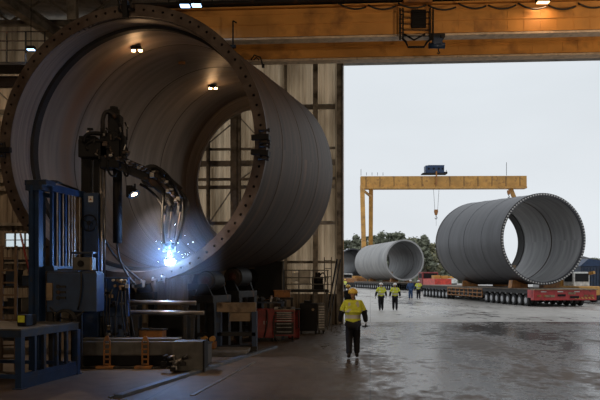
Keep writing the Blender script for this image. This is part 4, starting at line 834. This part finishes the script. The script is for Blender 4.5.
def person(loc, rz, label, jacket, trousers, helmet, H=1.78, stride=.12, arms=(.16, .14), bands=True, held=None, gloves=True):
    """faces local +Y; stride: fore-aft foot offset"""
    t = thing('person', loc, rz, label, 'person', None); k = H/1.80
    def v(x, y, z): return (x*k, y*k, z*k)
    hipz = .93; sh = 1.45
    AX = []; ARM = {}
    for s in (-1, 1):
        sw = arms[0]*s*-.6; fx = .245+.04
        S0 = v(s*.19, 0, sh); E0 = v(s*.31, -.02+sw*.35, 1.17); W0 = v(s*.335, .06+sw*.9, .93); ARM[s] = (S0, E0, W0)
    legs = {}
    for s in (-1, 1):
        fo = stride*s; legs[s] = (v(s*.09, 0, .90), v(s*.10, .05+fo*.55, .50), v(s*.105, fo-.02, .10), v(s*.12, fo+.13, .05))
    # body: one continuous figure (pelvis root)
    vs_ = [v(0, 0, .95), v(0, 0, 1.12), v(0, 0, 1.32), v(0, 0, 1.45), v(0, .0, 1.52), v(0, .01, 1.58)]; es = [(0, 1), (1, 2), (2, 3), (3, 4), (4, 5)]; rd = [(.13, .10), (.12, .09), (.13, .10), (.09, .07), .055, .055]
    for s in (-1, 1):
        i = len(vs_); vs_ += list(ARM[s]); es += [(3, i), (i, i+1), (i+1, i+2)]; rd += [.05, .04, .028]
        i = len(vs_); vs_ += list(legs[s]); es += [(0, i), (i, i+1), (i+1, i+2), (i+2, i+3)]; rd += [.08, .055, .04, .03]
    rd = [tuple(a*k for a in (r if isinstance(r, tuple) else (r, r))) for r in rd]
    ch = [(vs_, es, rd, 0)]
    if not gloves:
        for s in (-1, 1): ch += hand_chains(ARM[s][2], (0, .25, -1), s)
    def head(bm):
        c = Vector(v(0, .015, 1.685)); r = bmesh.ops.create_icosphere(bm, subdivisions=3, radius=1)
        for q_ in r['verts']:
            x, y, z_ = q_.co; w = .076*(1-.18*max(0, -z_)); y2 = y*.098; z2 = z_*.122
            if y > .3: y2 += .012*max(0, 1-abs(x)*4)*max(0, 1-abs(z_+.15)*4)*2     # nose
            if y > .4: y2 -= .010*max(0, 1-abs(abs(x)-.38)*6)*max(0, 1-abs(z_-.08)*6)   # eye sockets
            if y > .4: y2 += .004*max(0, 1-abs(x)*2.5)*max(0, 1-abs(z_+.52)*8)       # lips
            q_.co = c+Vector((x*w, y2, z2))*k
        for s in (-1, 1): bmesh.ops.create_icosphere(bm, subdivisions=2, radius=1, matrix=Matrix.Translation(c+Vector((s*.078, -.005, -.005))*k) @ Matrix.Diagonal((.012*k, .02*k, .033*k, 1)))
    body = skin('body', ch, m_skin, t, 2, head)
    # jacket with sleeves and collar
    vs_ = [v(0, 0, .90), v(0, 0, 1.05), v(0, 0, 1.22), v(0, -.01, 1.38), v(0, 0, 1.48), v(0, 0, 1.545)]; es = [(0, 1), (1, 2), (2, 3), (3, 4), (4, 5)]; rd = [(.225, .16), (.215, .165), (.225, .17), (.205, .15), (.13, .10), (.075, .075)]
    for s in (-1, 1):
        i = len(vs_); a_, b_, c_ = ARM[s]; vs_ += [a_, tuple((Vector(a_)+Vector(b_))/2), b_]; es += [(3, i), (i, i+1), (i+1, i+2)]; rd += [.10, .095, .085]
    rd = [tuple(a*k for a in (r if isinstance(r, tuple) else (r, r))) for r in rd]
    J = skin('jacket', [(vs_, es, rd, 1)], jacket, t, 2)
    if bands:
        J.data.materials.append(m_refl); J.data.materials.append(m_navy)
        for p in J.data.polygons:
            x, y, z_ = (c/k for c in p.center)
            if (abs(z_-1.09) < .026 and abs(x) < .23) or (abs(abs(x)-.115) < .02 and z_ > 1.1 and z_ < 1.5) or (abs(x) > .2 and abs(z_-1.24) < .022): p.material_index = 1
            if z_ < .93: p.material_index = 2
    for s in (-1, 1):
        a_, b_, c_ = ARM[s]; m_ = m_navy if bands else jacket
        skin('sleeve', [([tuple(Vector(b_).lerp(Vector(a_), .12)), b_, tuple(Vector(b_).lerp(Vector(c_), .95))], [(0, 1), (1, 2)], [.084*k, .078*k, .058*k], 1)], m_, t, 2)
        if gloves: skin('glove', hand_chains(c_, (0, .2, -1), s), m_glove, t, 1)
    # trousers
    vs_ = [v(0, 0, .93)]; es = []; rd = [(.20, .14)]
    for s in (-1, 1):
        i = len(vs_); a_, b_, c_, d_ = legs[s]; mid = tuple((Vector(a_)+Vector(b_))/2); vs_ += [a_, mid, b_, tuple(Vector(b_).lerp(Vector(c_), .5)), tuple(Vector(b_).lerp(Vector(c_), .98))]; es += [(0, i), (i, i+1), (i+1, i+2), (i+2, i+3), (i+3, i+4)]; rd += [(.12, .125), .118, .098, .086, .08]
    rd = [tuple(a*k for a in (r if isinstance(r, tuple) else (r, r))) for r in rd]
    skin('trousers', [(vs_, es, rd, 0)], trousers, t, 2)
    for s in (-1, 1):
        a_, b_, c_, d_ = legs[s]; c_ = Vector(c_); 
        skin('boot', [([tuple(c_+Vector((0, -.01, .07))), tuple(c_+Vector((0, -.02, -.035*k))), tuple(c_+Vector((s*.01, .07, -.045*k))), tuple(c_+Vector((s*.015, .15, -.055*k)))], [(0, 1), (1, 2), (2, 3)], [.058*k, (.048*k, .052*k), (.048*k, .04*k), (.042*k, .03*k)], 0)], m_boot, t, 2)
    # helmet: shell, brim, ear defenders
    b = MB(); c = Vector(v(0, 0, 1.72)); b.lathe(c, (0, 0, 1), [(-.02*k, .128*k), (.0, .128*k), (.045*k, .122*k), (.08*k, .1*k), (.105*k, .068*k), (.118*k, .03*k), (.12*k, .001)], 20)
    b.prism([c+Vector((x*k, y*k, -.02*k)) for x, y in ((-.09, .09), (.09, .09), (.06, .17), (-.06, .17))], (0, 0, .012)); b.box(c+Vector((0, 0, .115*k)), (.03*k, .16*k, .015*k))
    hm = b.build('helmet', helmet, t)
    for p in hm.data.polygons: p.use_smooth = True
    if helmet is m_helm:
        for s in (-1, 1): b = MB(); b.cyl(c+Vector((s*.085, 0, -.055))*k, c+Vector((s*.115, 0, -.055))*k, .038*k, seg=12); b.build('ear_defender', m_black, t)
    return t, ARM
near, ARM = person((1.43, 18.9, .0), -.05, 'worker in a yellow hi-vis jacket and yellow helmet walking away, nearest of the people', m_hvis, m_navy, m_helm, 1.86, .10, (.16, .1))
for o in [near]: pass
w_ = Vector(ARM[1][2]); b = MB(); b.box((0, 0, 0), (.06, .17, .035), bev=.008); b.cyl((0, .085, 0), (0, .17, 0), .008, seg=6)
o = b.build('hand_radio', m_black); o.location = near.location+w_+Vector((-.02, .05, -.09)); o.rotation_euler = (0, 0, -1.0); tag(o, 'small black hand radio in the right hand of the nearest worker', 'radio')
person((2.47, 35.9, 0), .2, 'worker in dark clothes and yellow helmet just outside the doorway behind the nearest worker', m_navy, m_navy, m_helm, 1.78, .08, bands=False)
person((5.27, 45.5, 0), .1, 'worker in hi-vis vest and white helmet, left of the pair on the wet yard', m_hvis, m_navy, m_helmw, 1.8, .10)
person((6.2, 45.7, 0), -.15, 'worker in hi-vis vest and white helmet, right of the pair on the wet yard', m_hvis, m_navy, m_helmw, 1.78, -.10)
person((10.75, 68.0, 0), 2.9, 'worker in blue overalls and white helmet beside the low loader', m_bluejk, m_bluejk, m_helmw, 1.9, .05, bands=False)
person((11.72, 69.2, 0), -.2, 'worker in hi-vis jacket and white helmet right of the one in blue overalls', m_hvis, m_navy, m_helmw, 1.86, .08)
person((7.2, 112, 0), .4, 'far worker in hi-vis jacket standing by the left end of the distant trailer', m_hvis, m_navy, m_helm, 1.8, .05)
# ------------------------------------------------------------------ outside: tubes on trailers
def out_tube(A_, lab, mo, mi, nb, rim, ribs=(.35,), name='steel_tube_section'):
    A_.org = Vector((A_.c0.x, A_.c0.y, A_.c0.z-A_.R)); T = thing(name, A_.org, 0, lab, 'steel tube'); R = A_.R
    A_.surf('outer_shell', mo, [(i/30, A_.Ro(i/30), 0) for i in range(31)], T); A_.surf('inner_shell', mi, [(i/30, A_.Ri(i/30), 0) for i in range(31)][::-1], T)
    A_.surf('flange', mo, [(0, R, -.06), (0, R, .10), (0, A_.ri[0]-.02, .10), (0, A_.ri[0]-.02, -.06)], T, close=True)
    for t in ribs:
        r = A_.Ri(t); A_.surf('inner_seam', m_seam, [(t, r+.01, -.05), (t, r-.035, -.04), (t, r-.035, .04), (t, r+.01, .05)], T, close=True)
    for t in (.25, .5, .75):
        r = A_.Ro(t); A_.surf('outer_seam', mo, [(t, r-.01, -.05), (t, r+.012, -.04), (t, r+.012, .04), (t, r-.01, .05)], T, close=True)
    A_.surf('end_ring', mo, [(1, A_.Ro(1), 0), (1, rim, 0), (1, rim, -.15), (1, A_.Ro(1), -.15)], T, close=True)
    rb = (R+A_.ri[0])/2; b = MB(); th = A_.th[0]; n = Vector((sin(th), cos(th), 0)); c0 = A_.pt(0, 0, rb, -.06)
    if nb:
        b.cyl(n*-.10, n*.02, .062, seg=6); first = b.build('flange_bolt', m_bolt, T)
        for i in range(nb):
            o = first if i == 0 else first.copy()
            if i: COL.objects.link(o); o.parent = T
            o.location = A_.pt(0, 2*pi*i/nb, rb, -.06)-A_.org
    return T
R1 = 3.55
B1 = Loft(R1, (5.289, .826, 15.226), -.125, 3.817, .022, -.171, .25, .985, 1.115, .935, 1.085)
out_tube(B1, 'large dark grey steel tube section with bolted rim on the low loader outside, right', m_greyout, m_greyin, 96, 1.06*R1, (.45,))
B1.surf('end_lip', m_rib, [(1, 1.055*R1, .0), (1, 1.055*R1, -.02), (.9, 1.055*R1, 0), (.9, 1.065*R1, .02)], bpy.data.objects['steel_tube_section'], close=True)
R2 = 3.6
B2 = Loft(R2, (5.065, .821, 33.867), -.16, 6.007, 0, -.237, .081, .985, .994, .93, .96)
out_tube(B2, 'pale grey steel tube section on the distant trailer, seen through the doorway', m_ltube, m_greyin, 0, .93*R2, (.25,))
R3 = 3.5
B3 = Loft(R3, (53/700*46.5, 13.5/700*46.5, 46.5), -.16, 9, 0, -.1, -.1, .985, .985, .93, .93)
out_tube(B3, 'dark furthest tube section, half hidden by the door jamb', m_greyout, m_greyout, 0, .9*R3, (.3,))  # dark outer colour on the inner shell paints in its inside shade
# ---- self-propelled modular trailer
def wheel_proto():
    o = bpy.data.objects.new('wheel', None); COL.objects.link(o); return o
def trailer(loc, rz, L_, Wd, groups, lab, face=True, bed=None, sp=1.38, zt=1.33):
    T = thing('low_loader_trailer', loc, rz, lab, 'trailer')    # local: rear end at y=0, runs to +y, centred on x
    b = MB(); b.box((0, L_/2, zt-.09), (Wd, L_, .18), bev=.01); b.build('deck', m_deck, T)
    b = MB(); b.box((0, L_/2, zt-.33), (Wd*.5, L_*.98, .30)); b.build('spine', m_dark, T)
    for (y0, y1) in groups:
        b = MB(); b.box((-Wd/2+.06, (y0+y1)/2, zt-.22), (.12, y1-y0, .30)); b.build('side_rail', m_dark, T)
    proto = None
    for (y0, y1) in groups:
        n = int((y1-y0)/sp+.02)
        for i in range(n):
            y = y0+sp/2+i*sp
            for x in (-Wd/2+.5, Wd/2-.5):
                if proto is None:
                    b = MB()
                    for s in (-.26, .26): b.lathe((s-.15, 0, .43), (1, 0, 0), [(0, .24), (.02, .40), (.06, .43), (.24, .43), (.28, .40), (.30, .24)], 20)
                    proto = b.build('wheel_pair', m_tyre, T)
                    b = MB()
                    for s in (-.26, .26): b.lathe((s-.17, 0, .43), (1, 0, 0), [(0, .08), (.015, .15), (.015, .235), (.325, .235), (.325, .15), (.34, .08)], 16)
                    b.box((0, 0, .85), (.2, .3, .5)); h = b.build('wheel_hub', m_hub, proto); proto.location = (x, y, 0)
                else:
                    c = proto.copy(); COL.objects.link(c); c.parent = T; c.location = (x, y, 0)
                    for g_ in proto.children: d_ = g_.copy(); COL.objects.link(d_); d_.parent = c
    if bed:
        y0, y1 = bed; b = MB()
        for z in (zt-.2, zt-.52, zt-.86): b.box((-Wd/2+.03, (y0+y1)/2, z), (.06, y1-y0, .09))
        k = 0; y = y0
        while y <= y1+.01: b.box((-Wd/2+.03, y, zt-.5), (.08, .1, .8)); y += (y1-y0)/8
        b.build('side_frame', m_orange, T)
        b = MB(); b.box((0, (y0+y1)/2, zt-.5), (Wd*.85, y1-y0, .45)); b.build('bed_box', m_dark, T)
    return T
TR = thing_loc = None
rzT = .125
# rear right corner of the near trailer seen at px 536..598
cen = Vector((19.55, 51.7, 0))
T1 = trailer(cen, rzT, 28.5, 4.7, ((1.1, 9.95), (19.2, 28.05)), 'long multi axle low loader with red rear beam carrying the dark grey tube', bed=(10.1, 19.1), sp=1.1)
m_rbeam = mat('bright_red_beam', (.42, .03, .03), .4, 0, patch=((.12, .02, .02), 3, .55, .75))
b = MB(); b.box((0, .15, .88), (4.9, .5, .80), bev=.03); b.box((-2.2, .5, .95), (.5, .9, .6), bev=.02); b.build('rear_beam', m_rbeam, T1)
m_redd = m_red
b = MB(); b.box((0, .05, 1.28), (4.95, .6, .07)); b.build('rear_deck_edge', m_beige, T1)
for x in (-1.7, -.4, .9): b = MB(); b.box((x, -.12, 1.12), (.42, .02, .07)); b.build('reflector_strip', m_white, T1)
for x in (-2.05, -1.55, 1.6, 2.05): b = MB(); b.box((x, -.12, .82), (.32, .04, .14), bev=.01); b.build('tail_light', m_orange, T1)
for k, (x, z, w) in enumerate(((-1.2, .8, .7), (-.3, .85, .6), (.5, 1.0, .55), (.7, .72, .7))):
    b = MB(); b.box((x, -.13, z), (w, .03, .16)); 
    for j in range(3): b.cyl((x-w*.3+j*w*.3, -.16, z), (x-w*.3+j*w*.3, -.12, z), .04, seg=10)
    b.build('valve_panel', m_black if k % 2 else m_beige, T1)
b = MB()
for k in range(6): b.prism([(2.3-.28*k, -.125, .58), (2.16-.28*k, -.125, .58), (2.04-.28*k, -.125, .72), (2.18-.28*k, -.125, .72)], (0, .01, 0))
b.build('warning_stripe', m_yel, T1)
def wpt(T, x, y, z=0):
    return Vector(T.location)+Matrix.Rotation(T.rotation_euler.z, 3, 'Z') @ Vector((x, y, z))
def saddle(A_, t, side, ztop, lab, g):
    c, th = A_.fr(t); n = Vector((sin(th), cos(th), 0)); u = Vector((cos(th), -sin(th), 0)); r = A_.Ro(t)+.06
    pts = []; a0, a1 = (radians(10), radians(27)) if side > 0 else (radians(-27), radians(-10))
    zb = ztop+.012
    for i in range(9):
        a = a0+(a1-a0)*i/8; pts.append(Vector((r*sin(a), 0, c.z-r*cos(a))))
    poly = [(p.x, p.z) for p in pts]
    lo = poly[0][0] if side > 0 else poly[-1][0]
    xs_ = sorted((poly[0][0], poly[-1][0])); full = poly+([(xs_[1]+.25, poly[-1][1]), (xs_[1]+.35, zb), (xs_[0], zb)] if side > 0 else [(xs_[1], zb), (xs_[0]-.35, zb), (xs_[0]-.25, poly[0][1])])
    base = Vector((c.x, c.y, 0)); o = thing('tube_saddle', Vector((c.x, c.y, zb)), 0, lab, 'saddle', g)
    b = MB(); b.prism([base+u*x+Vector((0, 0, z))-n*.35-Vector(o.location) for x, z in full], n*.7); b.build('saddle_block', m_orange, o)
    xm = xs_[1] if side > 0 else xs_[0]
    if side > 0: return o
    b = MB(); p = base+u*(xm+side*.05)+Vector((0, 0, zb+.9))-Vector(o.location); b.bar(p, p+u*side*-.1+Vector((0, 0, .9)), .16); b.bar(p+Vector((0, 0, .75)), p+u*side*.6+Vector((0, 0, 1.0)), .18); b.build('strap_arm', m_beige, o)
    return o
for t, a_, s_ in ((.12, 'near', -1), (.12, 'near', 1), (.85, 'far', -1), (.85, 'far', 1)):
    saddle(B1, t, s_, 1.33, 'orange saddle block wedging the %s end of the dark grey tube, %s side' % (a_, 'left' if s_ < 0 else 'right'), 'saddles under the dark grey tube')
# distant trailer
T2 = trailer(Vector((B2.c0.x+.3, 117.5, 0)), .16, 27, 6.4, ((.3, 26.8),), 'distant multi axle trailer carrying the pale grey tube')
for t, a_, s_ in ((.10, 'near', -1), (.10, 'near', 1), (.75, 'far', -1), (.75, 'far', 1)):
    saddle(B2, t, s_, 1.33, 'orange saddle block wedging the %s end of the pale tube, %s side' % (a_, 'left' if s_ < 0 else 'right'), 'saddles under the pale tube')
T3 = trailer(Vector((B3.c0.x, 160, 0)), .16, 18, 6.4, ((.3, 17.8),), 'furthest trailer beneath the dark tube by the door jamb')
for s_ in (-1, 1): saddle(B3, .2, s_, 1.33, 'saddle block under the furthest dark tube, %s side' % ('left' if s_ < 0 else 'right'), 'saddles under the furthest tube')
# ---- portal gantry crane
GY = 182.0
def g3(px, py, d=0): return P(px, py, GY+d)
gb = thing('gantry_crane', (g3(368, 285).x, GY, 0), 0, 'tall yellow portal gantry crane standing beyond the tubes outside', 'crane'); O1 = Vector(gb.location)
def gl_(px, py, d=0): return g3(px, py, d)-O1
b = MB(); b.bar(gl_(360.5, 182), gl_(525.5, 181.5), 2.0, 2.7); b.build('main_beam', m_yel, gb)
b = MB(); b.bar(gl_(360.5, 188.3, -.3), gl_(525.5, 187.8, -.3), 2.6, .5); b.build('lower_rail', m_yel, gb)
for k in range(12): b = MB(); b.bar(gl_(366+k*14, 176.5, -1.05), gl_(366+k*14, 187, -1.05), .12, .08); b.build('web_stiffener', m_flange, gb)
for s, (x0, x1, dd) in enumerate(((362.2, 361.5, -9), (371, 374, 9))): b = MB(); b.bar(gl_(x0, 186, dd*.2), Vector((gl_(x1, 200, 0).x, dd, .4)), 1.1, 1.0); b.build('leg', m_yel, gb)
b = MB(); b.bar(gl_(364, 191, -1.5), gl_(371.5, 197, 2), .5, .5); b.build('leg_brace', m_yel, gb)
b = MB(); b.bar((gl_(362, 0).x, -9, .5), (gl_(374, 0).x, 9, .5), 1.2, .8); b.build('leg_base', m_yel, gb)
b = MB(); b.bar(gl_(510, 187), Vector((gl_(548, 200).x, 0, .4)), .9, .9); b.build('leg', m_yel, gb)
b = MB(); b.bar((gl_(548, 0).x, -6, .5), (gl_(548, 0).x, 6, .5), 1.2, .8); b.build('leg_base', m_yel, gb)
for k in range(5): p = gl_(361+k*5.5, 175.5, -.8); b = MB(); b.bar(p, p+Vector((0, 0, .8+(k == 0)*.9)), .1); b.build('rail_post', m_dark, gb)
b = MB(); p = gl_(506.5, 175.5); b.bar(p, p+Vector((0, 0, 3.4)), .1); b.build('antenna_mast', m_dark, gb)
gt = thing('crane_trolley', gl_(434, 175.6)+O1, 0, 'dark blue machinery house riding on top of the gantry crane beam', 'trolley')
b = MB(); b.box((0, 0, 1.5), (4.8, 2.6, 1.9), bev=.05); b.box((.4, 0, 2.5), (4.2, 2.2, .15)); b.build('house', m_blue, gt)
b = MB(); b.box((0, 0, .42), (6.4, 2.8, .22)); b.box((-2.4, -1.5, .8), (.1, .1, .9)); b.box((2.9, -1.5, .8), (.1, .1, .9)); b.box((3.0, 0, .7), (.8, 1, .5)); b.build('trolley_frame', m_dark, gt)
for x in (-1.6, -.3, 1.0, 2.0): b = MB(); b.box((x, -1.33, 1.6), (.5, .06, .5)); b.build('window', m_black, gt)
b = MB(); b.bar((.3, -1.6, .9), (.3, -1.6, -2.6), .35, .3); b.build('cable_guide', m_orange, gt)
def hook(px0, px1, py0, py1, py2, lab, sz=1.0):
    o = thing('crane_hook', g3((px0+px1)/2, py1, -1.9), 0, lab, 'hook', 'hook blocks of the gantry crane'); O = Vector(o.location)
    for x, x2 in ((px0, px0*.75+px1*.25), (px1, px1*.75+px0*.25)): b = MB(); b.bar(g3(x, py0, -1.9)-O, g3(x2, py1-3, -1.9)-O, .07); b.build('rope', m_dark, o)
    b = MB(); b.prism([Vector((x*sz, 0, z*sz)) for x, z in ((-.45, .9), (.45, .9), (.5, .3), (.25, -.5), (-.25, -.5), (-.5, .3))], (0, .5, 0)); b.build('block', m_orange, o)
    b = MB(); b.tube([Vector((x*sz, .2, z*sz)) for x, z in ((0, -.5), (0, -.9), (.25, -1.15), (.15, -1.5), (-.15, -1.5), (-.28, -1.2))], .1, 6); b.build('hook', m_dark, o)
    b = MB(); b.bar(Vector((0, .2, -1.4*sz)), g3((px0+px1)/2, py2, -1.7)-O, .05); b.build('tag_line', m_dark, o)
hook(433.5, 439, 189, 213, 226, 'orange hook block hanging on ropes below the gantry crane trolley')
hook(508, 510, 188.5, 193, 198, 'small hook hanging close under the right part of the gantry beam', .8)
# ------------------------------------------------------------------ background: trees, vehicles, sheds
def tree_proto(seed, h, w, kind, leaf):
    random.seed(seed); t = thing('tree', (0, 0, 0), 0, 'x', 'tree'); b = MB()
    b.cyl((0, 0, 0), (0, 0, h*.85), .32, .08, seg=8)
    for k in range(7): a = random.uniform(0, 6.3); z = h*(.35+.07*k); b.cyl((0, 0, z), (cos(a)*w*.35, sin(a)*w*.35, z+h*.08), .1, .03, seg=5)
    b.build('trunk', m_bark, t); b = MB(); n = 74
    for k in range(n):
        f = random.random(); z = h*(.30+.68*f); rw = w*.5*(1-.75*abs(f-.35)**1.2) if kind == 0 else w*.5*(1-.85*f); a = random.uniform(0, 6.3); r = rw*sqrt(random.random())
        c = Vector((cos(a)*r, sin(a)*r, z)); s = random.uniform(.04, .085)*h*.8
        q_ = bmesh.ops.create_icosphere(b.b, subdivisions=2, radius=s, matrix=Matrix.Translation(c) @ Matrix.Diagonal((1, 1, .75, 1)))
        for v_ in q_['verts']: v_.co += (v_.co-c)*noise.noise(v_.co*1.3+Vector((seed, 0, 0)))*.9
        for j in range(20):
            d = Vector((random.gauss(0, 1), random.gauss(0, 1), random.gauss(0, .8))).normalized(); p = c+d*s*random.uniform(.9, 1.35); u_ = d.orthogonal()*random.uniform(.15, .35); v2 = d.cross(u_)
            b._f([b.b.verts.new(p+u_), b.b.verts.new(p-u_*.6+v2), b.b.verts.new(p+d*.45-v2*.5)])
    b.build('foliage', leaf, t, recalc=False); return t
PR = [tree_proto(3, 15, 9, 0, m_leaf), tree_proto(8, 17, 8, 1, m_leaf), tree_proto(13, 13, 10, 0, m_leaf2)]
spots = [(338, 246, 300, 2), (349, 240, 290, 0), (357, 236, 262, 1), (366, 240, 280, 2), (372, 236, 300, 0), (381, 233, 255, 1), (388, 238, 285, 0), (397, 233, 262, 0), (404, 236, 290, 2), (412, 240, 270, 1), (420, 238, 300, 0), (425, 236, 245, 1), (431, 243, 250, 2), (441, 248, 280, 0), (452, 254, 300, 2), (576, 262, 210, 2), (595, 258, 300, 0)]
wh = {0: 'round crowned dark pine', 1: 'pointed dark conifer', 2: 'broad olive green tree'}
for k, (px, pt_, Y, kk) in enumerate(spots):
    base = PR[kk]; H_ = (15.2, 17.2, 13.2)[kk]; p = Vector(((px-CX)*Y/F, Y, 0)); h = CZ+(CY-pt_)*Y/F
    place = ('left of the gantry crane legs' if px < 359 else 'between the gantry crane legs' if px < 368 else 'just right of the gantry crane legs' if px < 377 else 'above the left part of the pale tube' if px < 392 else 'above the middle of the pale tube' if px < 402 else 'above the right rim of the pale tube' if px < 416 else 'between the pale tube and the dark grey tube' if px < 437 else 'hidden behind the dark grey tube' if px < 500 else 'right of the dark grey tube')
    if not any(True for q_ in spots[:k] if q_[3] == kk): o = base; o.location = p; o.rotation_euler.z = k*1.3
    else: o = again(base, p, k*1.3, '')
    o['label'] = '%s %s, %s row' % (wh[kk], place, 'nearest' if Y < 265 else 'middle' if Y < 291 else 'furthest'); o['group'] = 'trees beyond the yard'
    s_ = h/H_; o.scale = (s_*1.05, s_*1.05, s_)
# dense hedge foot beneath the trees
random.seed(77); b = MB()
for k in range(240):
    Y = random.uniform(248, 262); X = random.uniform(8, 62); s = random.uniform(1.5, 2.8); c = Vector((X, Y, s*.7)); q_ = bmesh.ops.create_icosphere(b.b, subdivisions=2, radius=s, matrix=Matrix.Translation(c))
    for v_ in q_['verts']: v_.co += (v_.co-c)*noise.noise(v_.co*.9)*.8
hd = b.build('undergrowth', m_leaf, kind='stuff', recalc=False); tag(hd, 'dense low undergrowth at the foot of the far tree line', 'bushes')
def building(loc, w, d, h, rf, mw, mr, lab, nw=3, rz=0):
    o = thing('building', loc, rz, lab, 'building'); b = MB(); b.box((0, 0, h/2), (w, d, h)); b.build('wall', mw, o)
    b = MB(); b.prism([(-w/2-.3, -d/2-.3, h), (w/2+.3, -d/2-.3, h), (0, -d/2-.3, h+rf)], (0, d+.6, 0)) if rf > 0 else b.box((0, 0, h+.15), (w+.4, d+.4, .3)); b.build('roof', mr, o)
    for k in range(nw):
        x = -w/2+w*(k+.5)/nw; b = MB(); b.box((x, -d/2-.03, h*.6), (w*.12, .08, h*.22)); f = b.build('window', m_white, o); b = MB(); b.box((x, -d/2-.08, h*.6), (w*.1, .04, h*.18)); b.build('pane', m_black, f)
    return o
m_slate = mat('slate_roof', (.17, .17, .18), .6)
building((57, 150, 0), 12, 8, 5.4, 1.8, m_ltube, m_slate, 'grey pitched roof building beyond the trailer at the right edge', 4, -.1)
building((66, 135, 0), 12, 8, 5.0, 2.0, m_beige, m_slate, 'second pitched roof building at the very right edge', 3)
ct = thing('blue_container', (P(595, 285, 66).x+.6, 67, 0), .05, 'blue steel site container at the right edge behind the trailer', 'container')
b = MB(); b.box((0, 0, 1.75), (4.6, 3.2, 2.9), bev=.03)
for k in range(16): b.box((-2.2+k*.29, -1.62, 1.75), (.12, .06, 2.6))
b.build('container_wall', m_bluel, ct); b = MB(); b.prism([(-2.45, -1.7, 3.2), (2.45, -1.7, 3.2), (2.3, -1.7, 3.45), (-1.6, -1.7, 3.9)], (0, 3.4, 0)); b.build('container_roof', m_blue, ct)
b = MB(); b.box((0, 0, .15), (4.4, 3, .3)); b.build('container_base', m_dark, ct)
def loader(loc, rz, lab, mm, s=1):
    o = thing('work_vehicle', loc, rz, lab, 'vehicle')
    b = MB(); b.box((0, 0, 1.0), (2.2, 4, .8), bev=.08); b.box((0, 1.2, 1.7), (1.9, 1.2, .7), bev=.08); b.build('body', mm, o)
    b = MB(); b.box((0, -.3, 2.0), (1.7, 1.4, 1.3), bev=.1); b.build('cab', m_white if mm is not m_white else m_bluel, o)
    b = MB(); b.box((0, -1.02, 2.15), (1.4, .04, .7)); b.box((-.87, -.3, 2.15), (.04, 1, .7)); b.build('cab_window', m_black, o)
    for x in (-1, 1):
        for y in (-1.3, 1.3): b = MB(); b.cyl((x-.18, y, .5), (x+.18, y, .5), .5, seg=18); b.build('wheel', m_tyre, o)
    b = MB(); b.bar((.5, 1, 2.2), (.9, -1.5, 2.6), .25); b.build('boom', mm, o); o.scale = (s, s, s); return o
loader((P(572, 287, 63).x, 62.5, 0), .3, 'yellow work vehicle between the dark grey tube and the blue container', m_yel)
def truck(loc, rz, lab, mm, mc):
    o = thing('truck', loc, rz, lab, 'truck')
    b = MB(); b.box((0, 0, .85), (2.5, 7.5, .4)); b.build('chassis', m_dark, o); b = MB(); b.box((0, 2.6, 1.9), (2.5, 2.0, 2.1), bev=.12); b.build('cab', mc, o)
    b = MB(); b.box((0, 1.58, 2.4), (2.1, .05, .7)); b.box((-1.27, 2.6, 2.4), (.04, 1.2, .7)); b.build('cab_window', m_black, o)
    b = MB(); b.box((0, -1.3, 1.5), (2.5, 5.2, .9), bev=.05); b.build('load_box', mm, o)
    b = MB(); b.box((-.5, -2.2, 2.2), (.9, 1.2, .5), bev=.03); b.box((.5, -3.0, 2.15), (.8, .8, .4), bev=.03); b.build('load_crate', m_yel, o)
    for x in (-1.05, 1.05):
        for y in (-2.8, -1.6, 2.6): b = MB(); b.cyl((x-.17, y, .5), (x+.17, y, .5), .5, seg=18); b.build('wheel', m_tyre, o)
    return o
truck((P(434, 288, 104).x, 104, 0), .15, 'red works truck behind the left end of the near trailer', mat('bright_red_paint', (.55, .05, .03), .4), m_red)
truck((P(447, 288, 120).x, 128, 0), .5, 'white works truck behind the red truck', m_white, m_white)
truck((P(351, 286, 152).x, 150, 0), .5, 'orange works truck in front of the furthest tube by the door jamb', m_orange, m_white)
